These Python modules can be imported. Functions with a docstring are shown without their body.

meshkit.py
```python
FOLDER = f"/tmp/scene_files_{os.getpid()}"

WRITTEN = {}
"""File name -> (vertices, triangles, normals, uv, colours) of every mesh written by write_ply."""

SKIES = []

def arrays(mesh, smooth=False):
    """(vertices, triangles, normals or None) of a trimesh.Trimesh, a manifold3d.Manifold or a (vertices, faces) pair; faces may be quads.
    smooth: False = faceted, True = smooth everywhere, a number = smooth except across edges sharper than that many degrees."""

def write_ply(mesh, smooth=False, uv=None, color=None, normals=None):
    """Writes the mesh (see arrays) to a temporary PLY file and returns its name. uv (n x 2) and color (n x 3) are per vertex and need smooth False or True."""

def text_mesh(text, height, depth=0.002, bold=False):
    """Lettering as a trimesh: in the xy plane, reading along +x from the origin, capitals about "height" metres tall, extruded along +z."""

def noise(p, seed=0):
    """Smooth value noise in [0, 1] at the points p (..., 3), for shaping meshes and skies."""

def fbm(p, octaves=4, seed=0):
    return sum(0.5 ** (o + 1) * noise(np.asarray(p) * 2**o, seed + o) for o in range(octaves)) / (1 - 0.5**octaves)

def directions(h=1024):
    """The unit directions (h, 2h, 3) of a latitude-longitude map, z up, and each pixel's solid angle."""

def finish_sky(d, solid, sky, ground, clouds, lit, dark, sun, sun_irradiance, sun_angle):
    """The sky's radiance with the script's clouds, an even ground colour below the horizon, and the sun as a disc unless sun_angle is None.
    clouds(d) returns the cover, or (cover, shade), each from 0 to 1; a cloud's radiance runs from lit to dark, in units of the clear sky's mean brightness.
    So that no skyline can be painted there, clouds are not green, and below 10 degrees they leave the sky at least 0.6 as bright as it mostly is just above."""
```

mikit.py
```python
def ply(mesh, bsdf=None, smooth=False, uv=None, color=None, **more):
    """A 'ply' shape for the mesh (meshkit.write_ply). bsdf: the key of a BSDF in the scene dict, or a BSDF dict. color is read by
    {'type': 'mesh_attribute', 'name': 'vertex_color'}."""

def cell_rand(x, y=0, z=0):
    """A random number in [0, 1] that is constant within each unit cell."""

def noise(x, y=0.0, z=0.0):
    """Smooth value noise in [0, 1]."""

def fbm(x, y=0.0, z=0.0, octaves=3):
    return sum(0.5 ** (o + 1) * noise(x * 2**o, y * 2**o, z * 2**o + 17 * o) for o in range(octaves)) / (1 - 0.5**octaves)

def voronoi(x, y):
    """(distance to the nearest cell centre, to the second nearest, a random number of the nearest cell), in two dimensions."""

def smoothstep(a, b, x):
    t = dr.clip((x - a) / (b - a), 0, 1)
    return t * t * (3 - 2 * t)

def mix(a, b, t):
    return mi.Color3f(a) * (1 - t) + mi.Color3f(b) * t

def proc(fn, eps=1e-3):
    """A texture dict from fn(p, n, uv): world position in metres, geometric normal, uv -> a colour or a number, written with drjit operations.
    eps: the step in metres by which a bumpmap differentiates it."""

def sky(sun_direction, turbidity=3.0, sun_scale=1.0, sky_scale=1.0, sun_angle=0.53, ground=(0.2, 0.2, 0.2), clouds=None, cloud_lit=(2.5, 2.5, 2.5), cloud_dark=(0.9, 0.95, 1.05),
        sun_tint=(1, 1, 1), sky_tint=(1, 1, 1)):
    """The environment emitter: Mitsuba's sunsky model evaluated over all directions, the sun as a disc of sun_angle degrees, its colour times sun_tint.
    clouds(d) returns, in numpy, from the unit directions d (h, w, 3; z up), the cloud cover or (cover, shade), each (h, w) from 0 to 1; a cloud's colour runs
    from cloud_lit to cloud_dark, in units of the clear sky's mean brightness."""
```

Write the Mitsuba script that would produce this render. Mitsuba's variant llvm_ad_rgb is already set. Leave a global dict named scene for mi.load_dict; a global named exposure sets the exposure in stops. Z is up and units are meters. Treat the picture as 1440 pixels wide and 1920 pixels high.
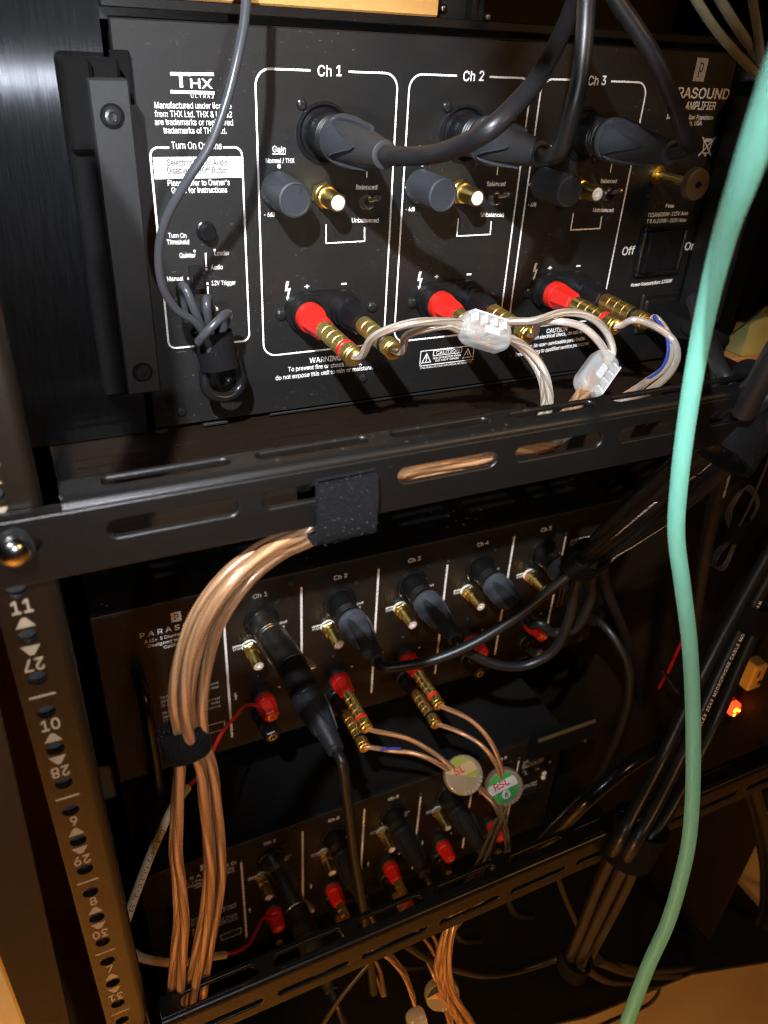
import math
import numpy as np
import trimesh
import shapely
from shapely.geometry import Polygon, box as sbox, LineString, Point
from shapely import affinity
import drjit as dr
import mitsuba as mi
import mikit
import meshkit
from mikit import noise, fbm, cell_rand, smoothstep, mix, proc

T = mi.ScalarTransform4f
MM = 0.001
scene, labels = {}, {}

# ---------------------------------------------------------------- camera, lamps, exposure
EYE = np.array([-54.38, -368.78, 1.63]) * MM
FWD = np.array([0.38382, 0.75916, -0.52570])
UP = np.array([0.18264, 0.49565, 0.84910])
scene['camera'] = {
    'type': 'thinlens', 'fov': 2 * math.degrees(math.atan(720 / 1465.23)), 'fov_axis': 'x',
    'to_world': T().look_at(origin=EYE.tolist(), target=(EYE + FWD).tolist(), up=UP.tolist()),
    'aperture_radius': 0.0009, 'focus_distance': 0.365, 'near_clip': 0.01, 'far_clip': 50.0,
}
exposure = 1.5


def lamp(key, pos, aim, radius, rgb, weight):
    p, a = np.array(pos) * MM, np.array(aim) * MM
    scene[key] = {'type': 'disk', 'to_world': T().look_at(origin=p.tolist(), target=a.tolist(), up=[0, 0.1, 1]) @ T().scale(radius * MM),
                  'emitter': {'type': 'area', 'radiance': {'type': 'rgb', 'value': rgb}, 'sampling_weight': weight}}


# a white flashlight above and left of the camera (its barrel limits the beam) and the warm lamp of the room
KEY, KEY_AIM, KEY_R, BARREL_R, BARREL_L = np.array([-155.0, -430.0, 238.0]), np.array([140.0, 40.0, -196.0]), 6.5, 20.0, 67.0
lamp('flashlight__bulb', KEY, KEY_AIM, KEY_R, [6600, 6850, 7250], 6.0)
labels['flashlight'] = {'label': 'white flashlight held above and left of the camera', 'category': 'flashlight'}
lamp('ceiling_lamp__diffuser', (650, -1000, 420), (100, 0, -300), 110, [7.5, 3.7, 1.1], 3.0)
lamp('phone_lamp__lens', (-36, -366, -45), (0, 0, -60), 4, [900, 930, 1000], 1.5)
labels['phone_lamp'] = {'label': 'small weak white phone light just under the camera', 'category': 'phone lamp'}
lamp('floor_lamp__diffuser', (-300, -520, -430), (-90, -430, -790), 60, [32, 16, 4.5], 4.0)
labels['floor_lamp'] = {'label': 'low amber lamp shining on the floor before the rack', 'category': 'lamp'}
labels['ceiling_lamp'] = {'label': 'round warm room lamp at the right of the camera', 'category': 'lamp'}

# ---------------------------------------------------------------- materials
def rgb(*v):
    return {'type': 'rgb', 'value': list(v)}


def prin(col, rough=0.5, metal=0.0, spec=0.5, **k):
    c = col if isinstance(col, dict) else rgb(*col)
    return {'type': 'principled', 'base_color': c, 'roughness': rough, 'metallic': metal, **({} if metal else {'specular': spec}), **k}


def mat(name, b, bump=None, scale=1.0, eps=1e-4):
    if bump is not None:
        b = {'type': 'bumpmap', 'arbitrary': proc(bump, eps=eps), 'scale': scale, 'bsdf': b}
    scene[name] = {'type': 'twosided', 'bsdf': b}


def dusty(base, dust, freq=900.0, amount=0.5):
    base, dust = mi.Color3f(base), mi.Color3f(dust)

    def fn(p, n, uv):
        m = noise(p.x * 40, p.y * 40, p.z * 40)
        s = smoothstep(0.90, 0.97, noise(p.x * freq, p.y * freq, p.z * freq)) * smoothstep(0.35, 0.8, m)
        return mix(base * (0.8 + 0.4 * m), dust, s * amount)
    return fn


def grain(p, n, uv):
    return noise(p.x * 1900, p.y * 1900, p.z * 1900) * 0.000035


mat('m_panel', prin(proc(dusty([0.0080, 0.0078, 0.0075], [0.10, 0.095, 0.085], 700, 0.7)), 0.5), grain, 1.0)
mat('m_panel_plain', prin([0.006, 0.0058, 0.0055], 0.55, spec=0.3))
mat('m_handle', prin(proc(dusty([0.012, 0.0122, 0.0125], [0.08, 0.08, 0.075], 800, 0.8)), 0.48), grain, 1.0)
mat('m_bar', prin(proc(dusty([0.0042, 0.0038, 0.0034], [0.07, 0.06, 0.045], 500, 0.5)), 0.36, spec=0.5), grain, 0.6)
mat('m_rail', prin([0.045, 0.036, 0.026], 0.42))
mat('m_print', prin([0.80, 0.79, 0.76], 0.6))
mat('m_print_dim', prin([0.42, 0.40, 0.37], 0.6))
mat('m_ink', prin([0.05, 0.05, 0.055], 0.6))
mat('m_label', prin([0.80, 0.79, 0.77], 0.5))
mat('m_rubber', prin(proc(dusty([0.026, 0.029, 0.035], [0.09, 0.09, 0.09], 900, 0.4)), 0.55))
mat('m_rubber_light', prin([0.060, 0.066, 0.078], 0.55))
mat('m_rubber_warm', prin([0.022, 0.022, 0.023], 0.6))
mat('m_black_gloss', prin([0.008, 0.008, 0.009], 0.22))
mat('m_black', prin([0.006, 0.006, 0.006], 0.42))
mat('m_black_matte', prin([0.004, 0.004, 0.004], 0.8, spec=0.12))
mat('m_cable', prin([0.010, 0.010, 0.011], 0.40))
mat('m_cable_grey', prin([0.045, 0.048, 0.055], 0.30))
mat('m_gold', prin([0.95, 0.70, 0.22], 0.30, 1.0))
mat('m_gold_knurl', prin([0.95, 0.71, 0.22], 0.34, 1.0))
mat('m_brass_dull', prin([0.12, 0.09, 0.05], 0.45, 0.4))
mat('m_copper', prin([0.75, 0.36, 0.14], 0.3, 1.0))
mat('m_chrome', prin([0.62, 0.60, 0.58], 0.16, 1.0))
mat('m_black_chrome', prin([0.42, 0.39, 0.34], 0.33, 1.0))
mat('m_screw', prin([0.05, 0.05, 0.05], 0.22, 0.7))
mat('m_red', prin([0.62, 0.018, 0.012], 0.33))
mat('m_red_wire', prin([0.55, 0.02, 0.02], 0.4))
mat('m_white', prin([0.82, 0.80, 0.74], 0.4))
mat('m_teflon', prin([0.85, 0.83, 0.78], 0.35))
mat('m_green', prin([0.21, 0.62, 0.475], 0.45))
mat('m_white_cable', prin([0.52, 0.45, 0.33], 0.5))
mat('m_blue', prin([0.03, 0.06, 0.32], 0.35))
mat('m_sticker_green', prin([0.06, 0.42, 0.10], 0.4))
mat('m_sticker_olive', prin([0.30, 0.34, 0.05], 0.4))


def wood_fn(p, n, uv):
    g = fbm(p.x * 9, p.y * 60, p.z * 60, 3)
    return mix([0.62, 0.33, 0.10], [0.40, 0.19, 0.05], smoothstep(0.3, 0.75, g))


mat('m_wood', prin(proc(wood_fn), 0.5))


def floor_fn(p, n, uv):
    g = fbm(p.x * 4, p.y * 14, 0.0, 3)
    return mix([0.66, 0.44, 0.21], [0.50, 0.32, 0.14], smoothstep(0.3, 0.75, g))


mat('m_floor', prin(proc(floor_fn), 0.45))


def fuzz(p, n, uv):
    return (noise(p.x * 2600, p.y * 2600, p.z * 2600) + noise(p.x * 900, p.y * 900, p.z * 900)) * 0.0002


mat('m_strap', prin([0.0055, 0.0055, 0.006], 0.9, spec=0.12), fuzz, 1.0)
mat('m_fibre', prin([0.06, 0.06, 0.065], 0.7))


def strand(c1, c2, k):
    c1, c2 = mi.Color3f(c1), mi.Color3f(c2)

    def fn(p, n, uv):
        s = dr.floor(uv.x * 16 + 1e-3)
        r = cell_rand(s - 16 * dr.floor(s / 16), k, 3)
        return mix(c1, c2, smoothstep(0.35, 0.65, r))
    return fn


mat('m_strand_copper', prin(proc(strand([0.49, 0.275, 0.135], [0.26, 0.13, 0.058], 1)), 0.36, 0.3, clearcoat=1.0, clearcoat_gloss=0.8))
mat('m_strand_silver', prin(proc(strand([0.58, 0.54, 0.47], [0.36, 0.26, 0.17], 2)), 0.28, 0.5, clearcoat=0.9, clearcoat_gloss=0.85))
scene['m_clear_amber'] = {'type': 'blendbsdf', 'weight': 0.5, 'a': {'type': 'thindielectric', 'int_ior': 1.45}, 'b': {'type': 'twosided', 'bsdf': {'type': 'roughplastic', 'diffuse_reflectance': rgb(0.55, 0.46, 0.30), 'alpha': 0.12}}}
# milky clear plastic: part of the light passes straight, part is scattered
scene['m_clear'] = {'type': 'blendbsdf', 'weight': 0.24, 'a': {'type': 'thindielectric', 'int_ior': 1.45},
                    'b': {'type': 'twosided', 'bsdf': {'type': 'roughplastic', 'diffuse_reflectance': rgb(0.80, 0.79, 0.78), 'alpha': 0.12}}}


def brushed_col(p, n, uv):
    return mix([0.020, 0.021, 0.023], [0.038, 0.0395, 0.0425], noise(p.x * 4200, 0.0, p.z * 90))


def brushed_bump(p, n, uv):
    return noise(p.x * 3000, 0.0, p.z * 120) * 0.00003


def brushed_bright(p, n, uv):
    return brushed_col(p, n, uv) * 6.0


def brushed_lobe(au, av, col):
    return {'type': 'roughconductor', 'material': 'none', 'distribution': 'ggx', 'alpha_u': au, 'alpha_v': av, 'specular_reflectance': proc(col)}


scene['m_brushed'] = {'type': 'twosided', 'bsdf': {'type': 'bumpmap', 'arbitrary': proc(brushed_bump, eps=8e-5), 'scale': 1.0, 'bsdf': {'type': 'blendbsdf', 'weight': 0.45, 'a': brushed_lobe(0.40, 0.20, brushed_col), 'b': brushed_lobe(0.50, 0.016, brushed_bright)}}}


# ---------------------------------------------------------------- helpers (all in millimetres)
def cat(*ms):
    out = []
    for m in ms:
        out += m if isinstance(m, (list, tuple)) else [m]
    return trimesh.util.concatenate(out) if len(out) > 1 else out[0]


taken = {}


def numbered(name):
    n = taken.get(name, 0)
    taken[name] = n + 1
    return name if n == 0 else f'{name}_{n:03d}'


def put(key, mesh, m, smooth=35, uv=None):
    mesh = mesh.copy()
    mesh.apply_scale(MM)
    scene[key] = mikit.ply(mesh, m, True if uv is not None else smooth, uv=uv)
    return key


def thing(name, label, cat_, group=None):
    k = numbered(name)
    labels[k] = {'label': label, 'category': cat_}
    if group:
        labels[k]['group'] = group
    return k


def part(parent, name, mesh, m, smooth=35, uv=None, label=None):
    k = numbered(parent + '__' + name)
    put(k, mesh, m, smooth, uv)
    if label:
        labels[k] = {'label': label}
    return k


def tag(name, mesh, m, label, cat_, group=None, smooth=35, uv=None):
    k = thing(name, label, cat_, group)
    put(k, mesh, m, smooth, uv)
    return k


def struct(name, mesh, m, smooth=False):
    k = numbered(name)
    put(k, mesh, m, smooth)
    labels[k] = {'kind': 'structure'}
    return k


def block(x0, x1, y0, y1, z0, z1, b=0.0):
    if b <= 0:
        m = trimesh.creation.box(extents=(x1 - x0, y1 - y0, z1 - z0))
    else:
        b = min(b, 0.49 * min(x1 - x0, y1 - y0, z1 - z0))
        pts = []
        for sx in (-1, 1):
            for sy in (-1, 1):
                for sz in (-1, 1):
                    h = np.array([(x1 - x0) / 2 * sx, (y1 - y0) / 2 * sy, (z1 - z0) / 2 * sz])
                    for ax in range(3):
                        q = h.copy()
                        for o in range(3):
                            if o != ax:
                                q[o] -= b * np.sign(q[o])
                        pts.append(q)
        m = trimesh.convex.convex_hull(np.array(pts))
    m.apply_translation(((x0 + x1) / 2, (y0 + y1) / 2, (z0 + z1) / 2))
    return m


def frame(d):
    d = np.array(d, float) / np.linalg.norm(d)
    a = np.array([0, 0, 1.0]) if abs(d[2]) < 0.95 else np.array([1.0, 0, 0])
    u = np.cross(a, d)
    u /= np.linalg.norm(u)
    return u, np.cross(d, u), d


def lathe(prof, origin, axis=(0, -1, 0), n=32, mod=None):
    """prof: list of (radius, height along the axis); mod(theta, h, r) may change the radius."""
    u, v, d = frame(axis)
    th = np.arange(n) / n * 2 * np.pi
    o = np.array(origin, float)
    V = []
    for r, h in prof:
        rr = np.full(n, float(r)) if mod is None else np.array([mod(t, h, r) for t in th])
        V.append(o + d * h + np.outer(rr * np.cos(th), u) + np.outer(rr * np.sin(th), v))
    V = np.vstack(V)
    F = []
    for i in range(len(prof) - 1):
        for j in range(n):
            a, b = i * n + j, i * n + (j + 1) % n
            F += [(a, b, b + n), (a, b + n, a + n)]
    k = len(V)
    V = np.vstack([V, [o + d * prof[0][1]], [o + d * prof[-1][1]]])
    e = (len(prof) - 1) * n
    for j in range(n):
        F += [(k, (j + 1) % n, j), (k + 1, e + j, e + (j + 1) % n)]
    return trimesh.Trimesh(V, F, process=False)


def hexprism(r0, r1, h0, h1, origin, axis=(0, -1, 0), rot=0.3, ch=0.8, sides=6):
    u, v, d = frame(axis)
    pts = []
    o = np.array(origin, float)
    for r, h in ((r0 - ch, h0), (r0, h0 + ch), (r1, h1 - ch), (r1 - ch, h1)):
        for k in range(sides):
            t = rot + k * 2 * np.pi / sides
            pts.append(o + d * h + r * (u * math.cos(t) + v * math.sin(t)))
    return trimesh.convex.convex_hull(np.array(pts))


def spline(pts, step=2.0):
    """Catmull-Rom through the points, resampled to even steps."""
    P = np.array(pts, float)
    if len(P) == 2:
        n = max(2, int(np.linalg.norm(P[1] - P[0]) / step))
        return P[0] + np.linspace(0, 1, n)[:, None] * (P[1] - P[0])
    P = np.vstack([2 * P[0] - P[1], P, 2 * P[-1] - P[-2]])
    out = []
    for i in range(1, len(P) - 2):
        p0, p1, p2, p3 = P[i - 1:i + 3]
        t0, t1 = 0.0, max(np.linalg.norm(p1 - p0), 1e-6) ** 0.5
        t2 = t1 + max(np.linalg.norm(p2 - p1), 1e-6) ** 0.5
        t3 = t2 + max(np.linalg.norm(p3 - p2), 1e-6) ** 0.5
        t = np.linspace(t1, t2, 24, endpoint=False)[:, None]
        a1 = (t1 - t) / (t1 - t0) * p0 + (t - t0) / (t1 - t0) * p1
        a2 = (t2 - t) / (t2 - t1) * p1 + (t - t1) / (t2 - t1) * p2
        a3 = (t3 - t) / (t3 - t2) * p2 + (t - t2) / (t3 - t2) * p3
        b1 = (t2 - t) / (t2 - t0) * a1 + (t - t0) / (t2 - t0) * a2
        b2 = (t3 - t) / (t3 - t1) * a2 + (t - t1) / (t3 - t1) * a3
        out.append((t2 - t) / (t2 - t1) * b1 + (t - t1) / (t2 - t1) * b2)
    out = np.vstack(out + [P[-2][None]])
    s = np.r_[0, np.cumsum(np.linalg.norm(np.diff(out, axis=0), axis=1))]
    n = max(3, int(s[-1] / step))
    q = np.linspace(0, s[-1], n)
    return np.stack([np.interp(q, s, out[:, k]) for k in range(3)], 1)


def frames(C, up=(0, 0, 1)):
    D = np.gradient(C, axis=0)
    D /= np.linalg.norm(D, axis=1, keepdims=True)
    u = np.array(up, float) - D[0] * np.dot(up, D[0])
    if np.linalg.norm(u) < 1e-3:
        u = np.array([1.0, 0, 0]) - D[0] * D[0][0]
    U = []
    for d in D:
        u = u - d * np.dot(u, d)
        u = u / np.linalg.norm(u)
        U.append(u)
    U = np.array(U)
    return D, U, np.cross(D, U)


def tube(pts, r, n=14, step=2.0, mod=None, up=(0, 0, 1), smooth=True, closed_path=False, uvs=False, r_end=None):
    C = spline(pts, step) if smooth else np.array(pts, float)
    D, U, W = frames(C, up)
    s = np.r_[0, np.cumsum(np.linalg.norm(np.diff(C, axis=0), axis=1))]
    th = np.arange(n) / n * 2 * np.pi
    R = np.full((len(C), n), float(r))
    if r_end is not None:
        R = R * np.linspace(1, r_end / r, len(C))[:, None]
    if mod is not None:
        R = mod(th[None, :], s[:, None], R)
    V = C[:, None] + R[..., None] * (np.cos(th)[None, :, None] * U[:, None] + np.sin(th)[None, :, None] * W[:, None])
    V = V.reshape(-1, 3)
    i, j = np.meshgrid(np.arange(len(C) - 1), np.arange(n), indexing='ij')
    a, b = (i * n + j).ravel(), (i * n + (j + 1) % n).ravel()
    F = np.vstack([np.stack([a, b, b + n], 1), np.stack([a, b + n, a + n], 1)])
    k = len(V)
    V = np.vstack([V, C[:1], C[-1:]])
    e = (len(C) - 1) * n
    jj = np.arange(n)
    F = np.vstack([F, np.stack([np.full(n, k), (jj + 1) % n, jj], 1), np.stack([np.full(n, k + 1), e + jj, e + (jj + 1) % n], 1)])
    m = trimesh.Trimesh(V, F, process=False)
    if uvs:
        uv = np.stack([np.tile(th / (2 * np.pi), len(C)), np.repeat(s, n)], 1)
        uv = np.vstack([uv, [[0, 0]], [[0, s[-1]]]])
        return m, uv
    return m


def strands(pts, r, k=16, pitch=150.0, ridge=0.07, n=48, step=0.9, up=(0, 0, 1)):
    """Insulated wire whose twisted strands show as helical ridges; uv.x counts the strand."""
    C = spline(pts, step)
    D, U, W = frames(C, up)
    s = np.r_[0, np.cumsum(np.linalg.norm(np.diff(C, axis=0), axis=1))]
    th = np.arange(n) / n * 2 * np.pi
    turn = s[:, None] / pitch
    ph = (th[None] / (2 * np.pi) + turn)
    R = r * (1 - ridge + ridge * np.abs(np.cos(np.pi * k * ph))) * (1 + 0.03 * np.sin(s[:, None] * 0.21 + th[None]))
    V = (C[:, None] + R[..., None] * (np.cos(th)[None, :, None] * U[:, None] + np.sin(th)[None, :, None] * W[:, None])).reshape(-1, 3)
    uv = np.stack([(ph + 0.5 / k).ravel(), np.repeat(s, n)], 1)
    i, j = np.meshgrid(np.arange(len(C) - 1), np.arange(n), indexing='ij')
    a, b = (i * n + j).ravel(), (i * n + (j + 1) % n).ravel()
    F = np.vstack([np.stack([a, b, b + n], 1), np.stack([a, b + n, a + n], 1)])
    return trimesh.Trimesh(V, F, process=False), uv


def join_uv(items):
    ms, uvs = zip(*items)
    V = np.vstack([m.vertices for m in ms])
    at = np.cumsum([0] + [len(m.vertices) for m in ms])
    F = np.vstack([m.faces + a for m, a in zip(ms, at)])
    return trimesh.Trimesh(V, F, process=False), np.vstack(uvs)


def twin(pts, r, gap=1.0, up=(0, 0, 1), turns=0.0, pitch=64.0, n=48, phase=0.0):
    """Two insulated wires moulded side by side along a path."""
    C = spline(pts, 2.0)
    D, U, W = frames(C, up)
    s = np.linspace(0, 1, len(C))
    a = phase + turns * 2 * np.pi * s
    off = np.cos(a)[:, None] * W + np.sin(a)[:, None] * U
    return join_uv([strands(C + off * r * gap, r, pitch=pitch, n=n, up=up), strands(C - off * r * gap, r, pitch=-pitch, n=n, up=up)])


glyphs = {}


def text_flat(text, h, bold=False, depth=0.12):
    k = (text, bold)
    if k not in glyphs:
        glyphs[k] = meshkit.text_mesh(text, 1.0, 1.0, bold)
    m = glyphs[k].copy()
    m.apply_scale((h, h, depth))
    return m


def wall_text(text, a, b, h, y, bold=False, slant=0.0):
    """Lettering printed on an upright panel at y, from a to b (their x), baseline from a and b's z."""
    m = text_flat(text, h, bold)
    w = m.bounds[1][0]
    V = m.vertices
    x = V[:, 0] / w * (b[0] - a[0]) + a[0] + slant * V[:, 1]
    z = a[2] + (b[2] - a[2]) * V[:, 0] / w + V[:, 1]
    return trimesh.Trimesh(np.stack([x, y - V[:, 2], z], 1), m.faces, process=False)


def wall_poly(poly, y, d=0.12):
    """Flat print: a shapely polygon in (x, z) on an upright panel."""
    out = []
    for g in getattr(poly, 'geoms', [poly]):
        m = trimesh.creation.extrude_polygon(g, d, engine='earcut')
        V = m.vertices
        out.append(trimesh.Trimesh(np.stack([V[:, 0], y - V[:, 2], V[:, 1]], 1), m.faces, process=False))
    return cat(out)


def prints(parent, meshes, m='m_print', name='lettering'):
    for q in meshes:
        part(parent, name, q, m, False)


def rim(coords, b):
    """The ring's corners moved inwards (to its left) by b, corner for corner."""
    p = np.array(coords)[:-1]
    e = np.roll(p, -1, 0) - p
    e /= np.linalg.norm(e, axis=1, keepdims=True)
    n = np.stack([-e[:, 1], e[:, 0]], 1)
    m = n + np.roll(n, 1, 0)
    m /= np.maximum((m * m).sum(1, keepdims=True) / 2, 0.3)
    return p + m * b


def rolled_plate(poly, th, b=0.7):
    """A sheet of thickness th in the xy plane whose upper edges, slots included, are rounded by b."""
    from shapely.geometry.polygon import orient
    ms = []
    for g in getattr(poly, 'geoms', [poly]):
        g = orient(g.simplify(0.02))
        steps = [(0.0, 0.0), (0.0, th - b)] + [(b * (1 - math.cos(t)), th - b + b * math.sin(t)) for t in np.linspace(0, np.pi / 2, 5)[1:]]
        rings = [g.exterior] + list(g.interiors)
        V, F = [], []
        for r in rings:
            layers = [np.column_stack([rim(r.coords, o), np.full(len(r.coords) - 1, h)]) for o, h in steps]
            n, at = len(layers[0]), sum(len(x) for x in V)
            V += layers
            for i in range(len(layers) - 1):
                for j in range(n):
                    p, q = at + i * n + j, at + i * n + (j + 1) % n
                    F += [(p, q, q + n), (p, q + n, p + n)]
        ms.append(trimesh.Trimesh(np.vstack(V), F, process=False))
        for h, o, flip in ((th, b, False), (0.0, 0.0, True)):
            face = Polygon(rim(g.exterior.coords, o), [rim(r.coords, o) for r in g.interiors])
            v, f = trimesh.creation.triangulate_polygon(face, engine='earcut')
            ms.append(trimesh.Trimesh(np.column_stack([v, np.full(len(v), h)]), f[:, ::-1] if flip else f, process=False))
    m = cat(ms)
    m.merge_vertices()
    return m


def line2(pts, w):
    return LineString([(p[0], p[-1]) for p in pts]).buffer(w / 2, cap_style=2, join_style=1)


def rounded(x0, x1, z0, z1, r):
    return sbox(x0 + r, z0 + r, x1 - r, z1 - r).buffer(r)


def cable_text(pts, r, s0, text, h, face=(-0.15, -1.0, 0.35), gap=0.25, flip=False):
    """Lettering printed along a round cable, on the side that faces 'face'."""
    C = spline(pts, 1.0)
    if flip:
        C = C[::-1]
    D = np.gradient(C, axis=0)
    D /= np.linalg.norm(D, axis=1, keepdims=True)
    s = np.r_[0, np.cumsum(np.linalg.norm(np.diff(C, axis=0), axis=1))]
    f = np.array(face, float) / np.linalg.norm(face)
    out, at = [], s0
    for ch in text:
        if ch == ' ':
            at += h * 0.6
            continue
        m = text_flat(ch, h, True, 0.1)
        w = m.bounds[1][0]
        if at + w > s[-1]:
            break
        V = m.vertices
        c = np.array([np.interp(at + w / 2, s, C[:, k]) for k in range(3)])
        d = np.array([np.interp(at + w / 2, s, D[:, k]) for k in range(3)])
        d /= np.linalg.norm(d)
        nrm = f - d * np.dot(f, d)
        nrm /= np.linalg.norm(nrm)
        b = np.cross(nrm, d)
        ang = (V[:, 1] - h / 2) / r
        rad = r + 0.03 + V[:, 2]
        P = c + np.outer(V[:, 0] - w / 2, d) + (rad * np.cos(ang))[:, None] * nrm + (rad * np.sin(ang))[:, None] * b
        out.append(trimesh.Trimesh(P, m.faces, process=False))
        at += w + h * gap
    return cat(out)


def strap_loop(path, thick, half, axis, n_relief=0):
    """A band of thickness 'thick' and half width 'half' along 'axis', following a closed loop."""
    C = spline(list(path) + [path[0]], 1.5)
    D = np.gradient(C, axis=0)
    D /= np.linalg.norm(D, axis=1, keepdims=True)
    a = np.array(axis, float) / np.linalg.norm(axis)
    N = np.cross(D, a)
    N /= np.linalg.norm(N, axis=1, keepdims=True)
    rng = np.random.default_rng(int(abs(C.sum())) % 9999)
    wob = np.cumsum(rng.normal(0, 0.12, len(C)))
    wob -= np.linspace(wob[0], wob[-1], len(C))
    k = 9
    ring = []
    for t in np.linspace(-1, 1, k):
        ring.append((t, 1))
    for t in np.linspace(1, -1, k):
        ring.append((t, -1))
    V = []
    for t, o in ring:
        V.append(C + a * (t * half + wob[:, None] * 0.5) + N * (o * thick / 2 + rng.normal(0, 0.07, (len(C), 1))))
    V = np.stack(V, 1).reshape(-1, 3)
    m = len(ring)
    i, j = np.meshgrid(np.arange(len(C) - 1), np.arange(m), indexing='ij')
    p, q = (i * m + j).ravel(), (i * m + (j + 1) % m).ravel()
    F = np.vstack([np.stack([p, q, q + m], 1), np.stack([p, q + m, p + m], 1)])
    return trimesh.Trimesh(V, F, process=False)


def strap(label, path, thick, half, axis, fibres=1800):
    k = tag('cable_strap', strap_loop(path, thick, half, axis), 'm_strap', label, 'strap', smooth=60)
    m = strap_loop(path, thick, half, axis)
    rng = np.random.default_rng(len(label))
    P, fi = trimesh.sample.sample_surface(m, fibres, seed=len(label))
    N = m.face_normals[fi]
    V, F = [], []
    for p, n in zip(P, N):
        d = n * rng.uniform(0.1, 0.6) + rng.normal(0, 0.6, 3)
        d = d / np.linalg.norm(d) * rng.uniform(0.4, 0.9)
        s = np.cross(d, rng.normal(0, 1, 3))
        s = s / np.linalg.norm(s) * 0.06
        b = len(V)
        q = p + d * 0.6 + n * 0.1
        V += [p - s, p + s, q + s, q - s, p + d + rng.normal(0, 0.2, 3)]
        F += [(b, b + 1, b + 2), (b, b + 2, b + 3), (b + 3, b + 2, b + 4)]
    f = part(k, 'fibre', trimesh.Trimesh(V, F, process=False), 'm_fibre', False)
    labels[f] = {'kind': 'stuff'}
    return k


def strap_about(label, a, b, ru, rv, thick, half, fibres=1800):
    a, b = np.array(a, float), np.array(b, float)
    u, v, d = frame(b - a)
    return strap(label, ring_path((a + b) / 2, ru, rv, u, v), thick, half, d, fibres)


def ring_path(c, ru, rv, u, v, n=16):
    c, u, v = np.array(c, float), np.array(u, float), np.array(v, float)
    return [c + ru * math.cos(t) * u + rv * math.sin(t) * v for t in np.arange(n) / n * 2 * np.pi]


def screw(x, y, z, r=2.6, h=1.8, axis=(0, -1, 0), cross=True):
    prof = [(r, 0), (r, h * 0.3), (r * 0.9, h * 0.7), (r * 0.62, h * 0.95), (r * 0.25, h)]
    m = lathe(prof, (x, y, z), axis, 20)
    return m


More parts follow.
